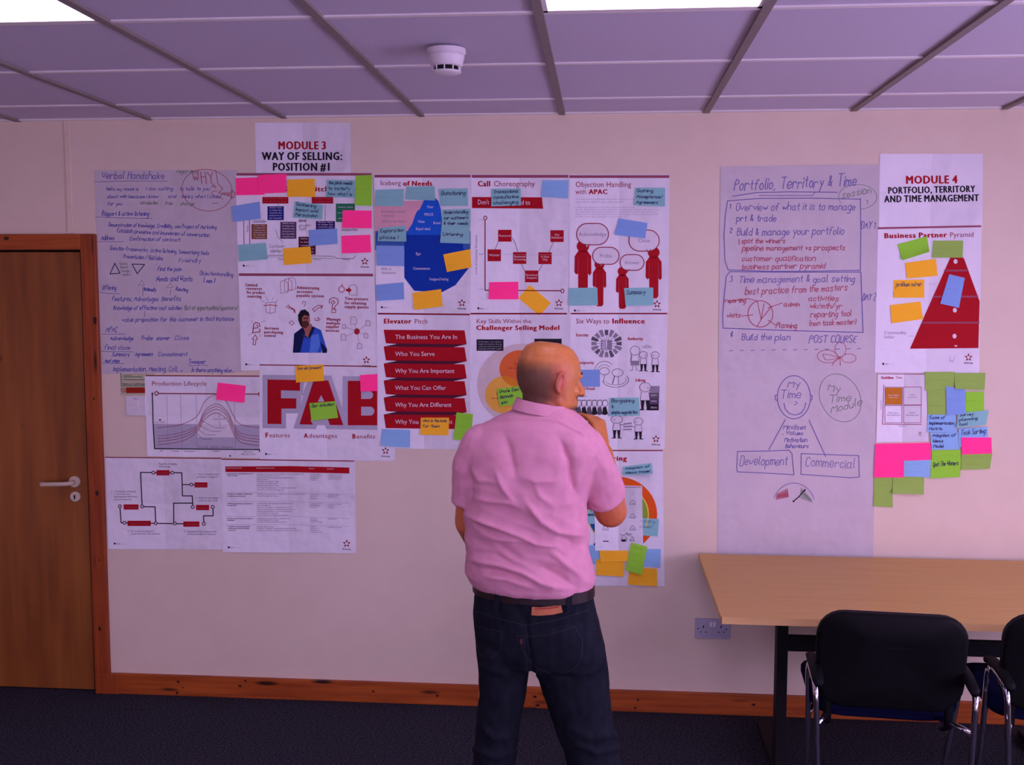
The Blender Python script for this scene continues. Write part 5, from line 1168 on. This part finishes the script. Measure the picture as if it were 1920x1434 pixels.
HYAW = math.radians(-62)                       # the face looks right and away
HM = Matrix.Rotation(HYAW, 3, 'Z') @ Matrix.Rotation(math.radians(-7), 3, 'X')   # local: y = face, x = right, z = up
HB = HEADC - HM @ Vector((0, -.004, .122))
def hp(x, y, z): return HB + HM @ Vector((x, y, z))

body = MB()
# torso and legs beneath the clothes
body.loft([ring(y, xl + 12, xr - 12, hd - .018) for y, xl, xr, hd in ((800, 905, 1110, .085), (840, 878, 1112, .115), (900, 880, 1098, .125), (1000, 885, 1092, .125), (1090, 893, 1100, .125), (1180, 897, 1115, .125), (1230, 905, 1125, .12))])
body.limb([HIPL, KNL, ANL], [.078, .052, .038]); body.limb([HIPR, KNR, ANR], [.085, .054, .038])
for an, dx in ((ANL, -.03), (ANR, .05)): body.limb([an, an + Vector((dx, .14, -.055))], [.036, .03])
# neck and arms
body.limb([NECK + Vector((-.002, -.012, -.05)), NECK, hp(0, -.015, .07)], [.074, .062, .061])
body.limb([NECK + Vector((.03, .02, -.02)), hp(0, .025, .045)], [.05, .045])
body.limb([LSH, LEL, LWR], [.052, .046, .030]); body.limb([RSH, REL], [.050, .050]); body.limb([REL, REL.lerp(RWR, .3), RWR], [.050, .047, .030])
# head
hr = []
for z, fr, bk, hw in ((.222, .012, -.040, .026), (.217, .038, -.062, .046), (.206, .060, -.080, .060), (.188, .076, -.092, .069), (.165, .086, -.0985, .0745), (.14, .091, -.1005, .077), (.118, .089, -.099, .0765), (.098, .086, -.094, .074),
                      (.078, .086, -.084, .070), (.058, .087, -.068, .065), (.038, .087, -.045, .059), (.020, .085, -.020, .050), (.006, .078, .010, .038), (-.002, .066, .028, .024)):
    c_ = (fr + bk) / 2; hl = (fr - bk) / 2; P = []
    for i in range(26):
        t = 2 * math.pi * i / 26; sx, sy = math.cos(t), math.sin(t)
        k = 1.0 - .10 * max(0, sy) ** 2
        P.append(hp(hw * k * math.copysign(abs(sx) ** .9, sx), c_ + hl * math.copysign(abs(sy) ** .9, sy), z))
    hr.append(P)
body.loft(list(reversed(hr)))
body.limb([hp(0, .086, .122), hp(0, .103, .097), hp(0, .108, .084)], [.008, .011, .0125], 10)      # nose
for sx in (-1, 1):
    body.ball(hp(sx * .011, .096, .082), .0088, 10, 7)
    body.limb([hp(sx * .012, .088, .133), hp(sx * .042, .078, .134)], [.0085, .0075], 8)               # brow
    body.ball(hp(sx * .042, .064, .088), .016, 10, 7)                                     # cheek
    EM = HM @ Matrix.Rotation(math.radians(sx * 14), 3, 'Z') @ Matrix.Rotation(math.radians(-12), 3, 'X')
    ec = hp(sx * .0795, -.006, .110)
    body.ball(ec, (.006, .0145, .027), 14, 11, EM)                                                     # ear bowl
    body.limb([ec + EM @ Vector((sx * .007, .013 * math.cos(a) - .004, .026 * math.sin(a) + .003)) for a in [math.radians(-110 - 24 * i) for i in range(12)]], [.0054] * 12, 8)
    body.ball(ec + EM @ Vector((sx * .001, .007, -.026)), .0075, 8, 7)                                  # lobe
    body.limb([hp(sx * .058, .008, .055), hp(sx * .026, .062, .022)], [.012, .012], 10)                  # jaw
body.limb([hp(-.018, .086, .058), hp(0, .092, .060), hp(.018, .086, .058)], [.006, .0075, .006], 8)
body.limb([hp(-.016, .086, .048), hp(0, .092, .047), hp(.016, .086, .048)], [.006, .008, .006], 8)
body.ball(hp(0, .082, .018), (.022, .016, .018), 12, 8)

def hand(mb, wrist, fwd, palm, curls, spread=.0, thumb=None, side=1, s=1.0):
    """palm with four bent fingers of different lengths and a thumb from its side; returns fingertips"""
    f = Vector(fwd).normalized(); p = Vector(palm); p = (p - f * p.dot(f)).normalized(); w_ = f.cross(p) * side   # w_: towards the thumb
    for k in range(4):
        o_ = (k - 1.5) * -.0185 * s
        mb.limb([wrist + w_ * o_ * .6 + f * .008 * s, wrist + w_ * o_ + f * .085 * s], [.0165 * s, .0125 * s], 10)
    tips = []
    for k, (ln, cu) in enumerate(zip((.074, .083, .078, .060), curls)):
        o_ = (1.5 - k) * .0192 * s; q = wrist + w_ * o_ + f * .085 * s; d = (f + w_ * spread * (1.5 - k)).normalized(); pts = [q]; ang = 0
        for j, fr_ in enumerate((.45, .31, .24)):
            ang += cu * (1.0, 1.05, .7)[j]
            dd = d * math.cos(ang) + p * math.sin(ang); q = q + dd * ln * fr_ * s; pts.append(q)
        mb.limb(pts, [.0098 * s, .0090 * s, .0082 * s, .0070 * s], 9); tips.append(pts)
    tb_ = wrist + w_ * .026 * s + f * .022 * s
    td = thumb or (f * .75 + w_ * .55 + p * .45)
    td = Vector(td).normalized()
    t2 = tb_ + (w_ * .5 + f * .7 + p * .25).normalized() * .034 * s; t3 = t2 + td * .032 * s; t4 = t3 + (td + p * .35).normalized() * .024 * s
    mb.limb([wrist + w_ * .015 * s + f * .01 * s, tb_, t2, t3, t4], [.016 * s, .015 * s, .0115 * s, .0098 * s, .0080 * s], 9)
    return tips, (t2, t3, t4)
rf = (RWR - REL).normalized(); rdir = Vector((-.20, .12, 1)).normalized()
RT, RTH = hand(body, RWR + rf * .012, rdir, Vector((-.80, .45, .1)), (.55, .70, .78, .85), .04, side=1, s=.95)
lf = (LWR - LEL).normalized()
hand(body, LWR + lf * .010, (lf + Vector((.25, .1, -.35))).normalized(), Vector((.55, -.8, 0)), (.35, .4, .45, .5), .04, side=-1, s=.95)
V, Fc, Nn = remesh(body, .0042, 3, .5)

# skin colour and stubble masks from the head's own axes
HI = HM.transposed()
def sstep(a, b, x): t = max(0, min(1, (x - a) / (b - a))); return t * t * (3 - 2 * t)
red = []; hairm = []
for v in V:
    q = HI @ (v - HB)
    near = 1 if (v - HEADC).length < .22 and q.z > -.03 else 0
    ear = math.exp(-((abs(q.x) - .083) / .016) ** 2 - ((q.y + .006) / .03) ** 2 - ((q.z - .11) / .05) ** 2) if near else 0
    nk = sstep(.10, .02, q.z) * sstep(.03, -.02, q.y) if (v - HEADC).length < .26 and v.z > NECK.z - .08 else 0
    red.append(min(1, .95 * ear + .75 * nk + (.35 if v.z < 1.30 else 0)))
    h = 0
    if near:
        lev = .178 - .055 * sstep(-.02, .05, q.y)
        h = sstep(lev, lev - .055, q.z) * sstep(.030, .075, q.z + .02 * sstep(0, -.06, q.y)) * sstep(.035, -.045, q.y) * (1 - ear)
        gt = sstep(.052, .035, q.z) * sstep(.03, .06, q.y) + .8 * sstep(.010, .006, abs(q.z - .070)) * sstep(.075, .085, q.y)
        h = max(h * .95, min(1, gt) * .9)
    hairm.append(h)
def skin_mat():
    m = mat('skin', (0.58, 0.200, 0.050), (0.52, 0.170, 0.043), (60, 60, 60), 0.42, .12, (300, 300, 300), spec=.35)
    nt = m.node_tree; N = nt.nodes; L = nt.links; b = N['Principled BSDF']
    at = N.new('ShaderNodeAttribute'); at.attribute_name = 'redness'
    mx = N.new('ShaderNodeMix'); mx.data_type = 'RGBA'
    lk = b.inputs['Base Color'].links[0].from_socket
    L.new(at.outputs['Fac'], mx.inputs['Factor']); L.new(lk, mx.inputs['A']); mx.inputs['B'].default_value = (0.58, 0.115, 0.080, 1)
    L.new(mx.outputs['Result'], b.inputs['Base Color'])
    b.inputs['Subsurface Weight'].default_value = .06; b.inputs['Subsurface Radius'].default_value = (.01, .004, .002)
    return m
bo = mk('body', V, Fc, skin_mat(), man, smooth=True)
at = bo.data.attributes.new('redness', 'FLOAT', 'POINT'); at.data.foreach_set('value', red)
# stubble: a thin shell over the back and sides of the head and the chin
idx = {}; hv = []; hf = []; hm_ = []
for f in Fc:
    if max(hairm[i] for i in f) < .02: continue
    g = []
    for i in f:
        if i not in idx: idx[i] = len(hv); hv.append(V[i] + Nn[i] * .0009); hm_.append(hairm[i])
        g.append(idx[i])
    hf.append(tuple(g))
def hair_mat():
    m = bpy.data.materials.new('grey_stubble'); m.use_nodes = True
    nt = m.node_tree; N = nt.nodes; L = nt.links; b = N['Principled BSDF']
    b.inputs['Base Color'].default_value = (0.065, 0.050, 0.045, 1); b.inputs['Roughness'].default_value = .8
    at = N.new('ShaderNodeAttribute'); at.attribute_name = 'stubble'
    tc = N.new('ShaderNodeTexCoord'); n = N.new('ShaderNodeTexNoise'); n.inputs['Scale'].default_value = 420
    L.new(tc.outputs['Object'], n.inputs['Vector'])
    ml = N.new('ShaderNodeMath'); ml.operation = 'MULTIPLY_ADD'; L.new(n.outputs['Fac'], ml.inputs[0]); ml.inputs[1].default_value = .5; ml.inputs[2].default_value = .36
    m2 = N.new('ShaderNodeMath'); m2.operation = 'MULTIPLY'; m2.use_clamp = True; L.new(at.outputs['Fac'], m2.inputs[0]); L.new(ml.outputs[0], m2.inputs[1])
    L.new(m2.outputs[0], b.inputs['Alpha'])
    return m
ho = mk('hair', hv, hf, hair_mat(), man, smooth=True)
at = ho.data.attributes.new('stubble', 'FLOAT', 'POINT'); at.data.foreach_set('value', hm_)
for sx in (-1, 1):
    MB().ball(hp(sx * .031, .0710, .1165), .0100, 14, 9).build('eye', mat('eye_white', (.7, .66, .62), None, rough=.2), man, smooth=True)
    MB().ball(hp(sx * .031, .0780, .1165), .0042, 10, 7).build('iris', mat('iris_dark', (.03, .02, .02), None, rough=.2), man, smooth=True)
    MB().limb([hp(sx * .014, .0905, .139), hp(sx * .030, .0865, .142), hp(sx * .046, .076, .139)], [.003, .0035, .002], 8).build('eyebrow', mat('brow_hair', (.06, .04, .03), None, rough=.9), man, smooth=True)

# shirt: torso and short sleeves as one garment
sb = MB()
TOR = ((756, 984, 1052, .058, .012), (768, 962, 1074, .072, .010), (782, 930, 1094, .086, .006), (798, 902, 1110, .100, .002), (818, 882, 1120, .110, 0), (845, 868, 1124, .122, 0), (880, 868, 1112, .130, 0), (940, 870, 1100, .132, 0), (1000, 872, 1101, .132, 0), (1050, 873, 1108, .138, 0), (1074, 875, 1113, .144, 0), (1090, 882, 1112, .143, 0), (1098, 890, 1109, .134, 0), (1106, 896, 1106, .120, 0))
sb.loft([ring(y, xl, xr, hd, cy, tw=-.10) for y, xl, xr, hd, cy in TOR])
sb.limb([wp(906, 836, MY), wp(889, 875, MY + .01), wp(887, 912, MY + .02)], [.066, .066, .0635], 18); sb.tube([wp(887, 912, MY + .02), wp(885, 941, MY + .028)], [.0635, .062], 18)
ru = (REL - RSH).normalized(); cu_ = RSH + ru * ((wp(1132, 925, MY + .1) - RSH).length)
sb.limb([RSH + Vector((-.012, 0, .004)), RSH.lerp(cu_, .55)], [.068, .066], 18); sb.tube([RSH.lerp(cu_, .55), cu_], [.066, .0635], 18)
SV, SF, SN = remesh(sb, .0045, 6, .5)
RIDGES = [([(873, 914), (904, 915)], 3, .0035), ([(885, 932), (918, 940), (955, 943), (978, 952)], 4, .005), ([(875, 965), (928, 985), (978, 1005), (1006, 1019), (1045, 1024)], 5, .008), ([(904, 1003), (931, 1011), (990, 1015)], 4, .005),
 ([(883, 1048), (931, 1058), (978, 1072), (1015, 1093), (1064, 1105)], 6, .008), ([(928, 880), (947, 919), (967, 944)], 7, .007), ([(980, 896), (1006, 903), (1045, 901)], 4, .004), ([(986, 939), (1015, 978), (1045, 997), (1097, 1005)], 7, .009),
 ([(1025, 1026), (1064, 1062), (1094, 1087)], 8, .007), ([(905, 1080), (950, 1085), (1000, 1103)], 6, .006), ([(1000, 900), (1012, 930), (1040, 950)], 6, .004), ([(885, 880), (900, 900), (935, 905)], 6, .005), ([(930, 1030), (960, 1050), (990, 1060)], 6, .005), ([(1120, 850), (1135, 880), (1140, 905)], 8, .004),
 ([(945, 811), (955, 845), (967, 900)], 8, -.007), ([(1049, 819), (1070, 864), (1076, 905), (1090, 940)], 8, -.012), ([(875, 870), (880, 905), (884, 945)], 6, -.008), ([(890, 1035), (930, 1040), (980, 1060)], 7, -.005), ([(900, 1065), (945, 1072), (1000, 1092)], 7, -.006), ([(925, 1010), (950, 1030), (985, 1050)], 7, -.004), ([(1040, 1000), (1075, 1020), (1100, 1022)], 8, -.006), ([(1010, 1060), (1050, 1080), (1080, 1102)], 6, -.005),
 ([(904, 787), (947, 786), (996, 786), (1045, 792), (1094, 817)], 1.6, -.0028)]
def seg_d(p, a, b):
    dx, dy = b[0] - a[0], b[1] - a[1]; t = max(0, min(1, ((p[0] - a[0]) * dx + (p[1] - a[1]) * dy) / (dx * dx + dy * dy)))
    return math.hypot(p[0] - a[0] - t * dx, p[1] - a[1] - t * dy)
for i, v in enumerate(SV):
    n = SN[i]; d = 0
    uu = v.x * .92 - v.z * .39; vv = v.z * .92 + v.x * .39          # folds run down to the right
    low = max(0, min(1, (1.38 - v.z) * 4))
    d += .0030 * noise.noise(Vector((v.x * 9 + v.z * 5, v.y * 9, v.z * 13))) + .0012 * noise.noise(v * 34)
    d += low * (.0085 * (.55 - abs(noise.noise(Vector((uu * 5.5, v.y * 5, vv * 17 + 3))))) + .0032 * (.5 - abs(noise.noise(Vector((uu * 11, v.y * 9, vv * 38 + 7))))))
    if n.y < .25:                                  # the back of the shirt, which the folds belong to
        p = proj(v)
        for pts, wd, am in RIDGES:
            if p[0] < pts[0][0] - 60 or p[0] > max(q[0] for q in pts) + 60: continue
            dd = min(seg_d(p, a, b) for a, b in zip(pts, pts[1:]))
            if dd < wd * 5:
                e_ = min(math.hypot(p[0] - pts[0][0], p[1] - pts[0][1]), math.hypot(p[0] - pts[-1][0], p[1] - pts[-1][1]))
                tp = .25 + .75 * min(1, e_ / 28) if wd > 2 else 1
                d += am * 1.9 * tp * (.55 * math.exp(-(dd / (wd * .7)) ** 2) + .45 * math.exp(-(dd / (wd * 2)) ** 2) if wd > 2 else math.exp(-(dd / wd) ** 2)) * min(1, (.25 - n.y) * 3)
    SV[i] = v + n * d
M_SHIRT = mat('pink_shirt_cotton', (0.68, 0.305, 0.39), (0.63, 0.27, 0.36), (30, 30, 30), .8, .08, (900, 900, 900), spec=.1)
shirt = mk('shirt', SV, SF, M_SHIRT, man, smooth=True)
# collar: stand and fold following the neck
def ell_ring(c, ax, ay, tilt, z, k, n=36, gap=.0):
    P = []
    for i in range(n):
        t = 2 * math.pi * i / n
        P.append(c + Vector((ax * k * math.cos(t), ay * k * math.sin(t), z + tilt * math.cos(t) * ax - .014 * max(0, math.sin(t)))))
    return P
cc = wp(1017, 764, MY + .008)
col_m = MB().loft([ell_ring(cc, .0775, .070, -.16, z, k) for z, k in ((-.014, 1.16), (-.010, 1.14), (.006, 1.045), (.016, .985), (.019, .965), (.012, .94), (-.02, .95))], cap=False)
col_m.build('collar', M_SHIRT, shirt, smooth=True)

# jeans
jb = MB()
HIPS = ((1092, 893, 1108, .130), (1110, 889, 1112, .131), (1140, 886, 1119, .137), (1180, 888, 1129, .140), (1212, 892, 1136, .135), (1236, 896, 1139, .118))
jb.loft([ring(y, xl, xr, hd, tw=-.10) for y, xl, xr, hd in HIPS])
def leg(rows, Yc):
    jb.loft([ring(y, xl, xr, hd, Y=Yc, n=22, sq=2.1) for y, xl, xr, hd in rows])
leg(((1205, 893, 1000, .108), (1250, 897, 993, .098), (1300, 898, 986, .092), (1350, 893, 976, .082), (1400, 889, 970, .076), (1434, 886, 967, .076), (1500, 884, 966, .073), (1600, 886, 966, .068), (1668, 884, 968, .066)), MY)
leg(((1205, 992, 1134, .112), (1250, 1003, 1141, .104), (1300, 1017, 1144, .098), (1350, 1035, 1150, .090), (1400, 1054, 1158, .084), (1434, 1063, 1168, .082), (1500, 1082, 1180, .076), (1600, 1100, 1196, .070), (1668, 1106, 1206, .068)), MY)
JV, JF, JN = remesh(jb, .007, 5, .5)
JR = [([(900, 1360), (930, 1385), (965, 1380)], 6, .006), ([(890, 1405), (930, 1420), (965, 1408)], 6, .006), ([(1070, 1365), (1110, 1385), (1155, 1378)], 7, .006), ([(1080, 1395), (1120, 1412), (1160, 1402)], 6, .007), ([(905, 1250), (940, 1262), (985, 1258)], 6, .005), ([(1010, 1265), (1050, 1275), (1110, 1262)], 7, .005), ([(985, 1160), (990, 1210), (996, 1255)], 5, -.008), ([(1000, 1180), (1040, 1178), (1090, 1165)], 4, -.003)]
for i, v in enumerate(JV):
    n = JN[i]; d = .003 * noise.noise(Vector((v.x * 10, v.y * 10, v.z * 16))) + .0012 * noise.noise(v * 40)
    if n.y < .25:
        p = proj(v)
        for pts, wd, am in JR:
            dd = min(seg_d(p, a, b) for a, b in zip(pts, pts[1:]))
            if dd < wd * 3: d += am * math.exp(-(dd / wd) ** 2)
    JV[i] = v + n * d
M_DENIM = mat('dark_denim', (0.0105, 0.012, 0.020), (0.006, 0.007, 0.012), (45, 45, 25), .85, .2, (700, 700, 700), spec=.12)
jeans = mk('jeans', JV, JF, M_DENIM, man, smooth=True)
JT = BVHTree.FromPolygons(JV, JF); ST = BVHTree.FromPolygons(SV, SF)
def drape(tree, pts, wd, off, step=4):
    """a strip laid on the garment along a line seen in the photo"""
    Q = []
    for a, b in zip(pts, pts[1:]):
        n = max(1, int(math.hypot(b[0] - a[0], b[1] - a[1]) / step))
        Q += [(a[0] + (b[0] - a[0]) * k / n, a[1] + (b[1] - a[1]) * k / n) for k in range(n)]
    Q.append(pts[-1]); vs = []; fs = []
    for i, q in enumerate(Q):
        a = Q[max(i - 1, 0)]; b = Q[min(i + 1, len(Q) - 1)]; l = math.hypot(b[0] - a[0], b[1] - a[1]) or 1
        nx, ny = -(b[1] - a[1]) / l * wd / 2, (b[0] - a[0]) / l * wd / 2
        row = []
        for s_ in (-1, 1):
            h = tree.ray_cast(CAM, pdir(q[0] + nx * s_, q[1] + ny * s_).normalized())
            if h[0] is None: row = None; break
            row.append(h[0] + h[1] * off)
        if row:
            vs += row
            if len(vs) >= 4: m_ = len(vs); fs.append((m_ - 4, m_ - 3, m_ - 1, m_ - 2))
    return vs, fs
M_STITCH = ink('stitch')
for pts, nm in (([(968, 1191), (1000, 1193), (1028, 1190), (1055, 1182), (1077, 1173)], 'pocket_stitching'), ([(968, 1191), (985, 1228), (1008, 1252), (1040, 1266), (1075, 1255), (1090, 1235), (1092, 1200), (1077, 1173)], 'pocket_stitching'),
                ([(890, 1172), (920, 1180), (940, 1184)], 'pocket_stitching'), ([(940, 1184), (940, 1215), (925, 1232), (900, 1228)], 'pocket_stitching'), ([(892, 1145), (930, 1158), (985, 1172), (1040, 1163), (1105, 1143)], 'yoke_stitching'), ([(985, 1172), (992, 1215), (997, 1256)], 'seat_seam')):
    v_, f_ = drape(JT, pts, .9, .0012)
    if f_: mk(nm, v_, f_, M_STITCH, jeans, smooth=True)
v_, f_ = drape(JT, [(997, 1145), (1012, 1146), (1035, 1144), (1053, 1140)], 16, .0022)
patch = mk('leather_patch', v_, f_, mat('tan_leather', (0.52, 0.17, 0.06), (0.44, 0.14, 0.05), (60, 60, 60), .6), jeans, smooth=True)
v_, f_ = drape(JT, [(1003, 1141), (1030, 1140), (1048, 1137)], 3.0, .0028)
mk('patch_print', v_, f_, mat('patch_red', (0.40, 0.05, 0.03), None), jeans)
v_, f_ = drape(JT, [(977, 1197), (978, 1206)], 3.5, .0025)
mk('pocket_tab', v_, f_, mat('tab_red', (0.12, 0.02, 0.02), None), jeans)
# belt
BELT = []
for y, o_ in ((1086, .006), (1087, .011), (1106, .012), (1107, .006)):
    a = wp(893, y + 2, MY); b = wp(1108, y + 2, MY); c_ = (a + b) / 2; hw = (b - a).length / 2 + o_
    BELT.append([c_ + Vector((hw * math.copysign(abs(math.cos(t)) ** .87, math.cos(t)), (.128 + o_) * math.copysign(abs(math.sin(t)) ** .87, math.sin(t)) - .10 * hw * math.cos(t), 0)) for t in [2 * math.pi * i / 48 for i in range(48)]])
BELT.append(BELT[0])
MB().loft(BELT, cap=False).build('belt', mat('dark_brown_leather', (0.020, 0.008, 0.008), (0.014, 0.006, 0.006), (40, 40, 40), .45), man, smooth=False)
BT = BVHTree.FromPolygons([p for r_ in BELT for p in r_], [(k * 48 + i, k * 48 + (i + 1) % 48, (k + 1) * 48 + (i + 1) % 48, (k + 1) * 48 + i) for k in range(4) for i in range(48)])
for x in (932, 1068):
    hs = []
    for s_ in (-5, 5):
        h = BT.ray_cast(CAM, pdir(x + s_, 1120).normalized())
        if h[0] is not None: hs.append((h[0], h[1]))
    if len(hs) == 2:
        (p0, n0), (p1, n1) = hs; lo, hi = wp(x, 1122, MY).z, wp(x, 1082, MY).z
        o_ = Vector((0, -.004, 0))
        vs = [Vector((p.x, p.y, z)) + o_ for z in (lo, (lo + hi) / 2, hi) for p in (p0, p1)]
        vs[4].y += .006; vs[5].y += .006
        mk('belt_loop', vs, [(0, 1, 3, 2), (2, 3, 5, 4)], M_DENIM, jeans)
# shoes
for an, dx in ((ANL, -.035), (ANR, .055)):
    d = Vector((dx, .20, 0)).normalized(); s_ = Vector((d.y, -d.x, 0)); R_ = []
    for t, hw, h in ((-.075, .018, .045), (-.06, .034, .075), (-.02, .040, .09), (.04, .040, .085), (.10, .044, .062), (.16, .044, .048), (.20, .030, .036), (.215, .010, .022)):
        c_ = Vector((an.x, an.y, 0)) + d * t
        R_.append([c_ + s_ * hw * math.cos(a) + Vector((0, 0, h / 2 + .002 + h / 2 * math.sin(a))) for a in [2 * math.pi * i / 16 for i in range(16)]])
    sh_ = MB().loft(R_).build('shoe', mat('black_shoe_leather', (0.012, 0.010, 0.010), None, rough=.4), man, smooth=True)
    R_ = []
    for t, hw in ((-.08, .018), (-.06, .036), (.04, .042), (.12, .047), (.18, .042), (.22, .012)):
        c_ = Vector((an.x, an.y, 0)) + d * t; R_.append([c_ + s_ * hw + Vector((0, 0, .0)), c_ + s_ * hw + Vector((0, 0, .018)), c_ - s_ * hw + Vector((0, 0, .018)), c_ - s_ * hw])
    MB().loft(R_).build('sole', M_BLACKPL, sh_)
# the marker pen he holds to his chin
t2, t3, t4 = RTH; ip = RT[0]
pc = (t4 + ip[2]) / 2; pd = (Vector((-.30, .20, 1))).normalized()
pen = tag(MB().tube([pc - pd * .030, pc + pd * .045], .0060, 14).build('marker_pen', mat('pen_body', (.02, .02, .024), None, rough=.35)), 'dark marker pen held up in the right hand of the man', 'pen')
MB().tube([pc + pd * .045, pc + pd * .047, pc + pd * .074, pc + pd * .077], [.0064, .0067, .0064, .0045], 14).build('cap', mat('pen_cap', (.012, .012, .014), None, rough=.3), pen)
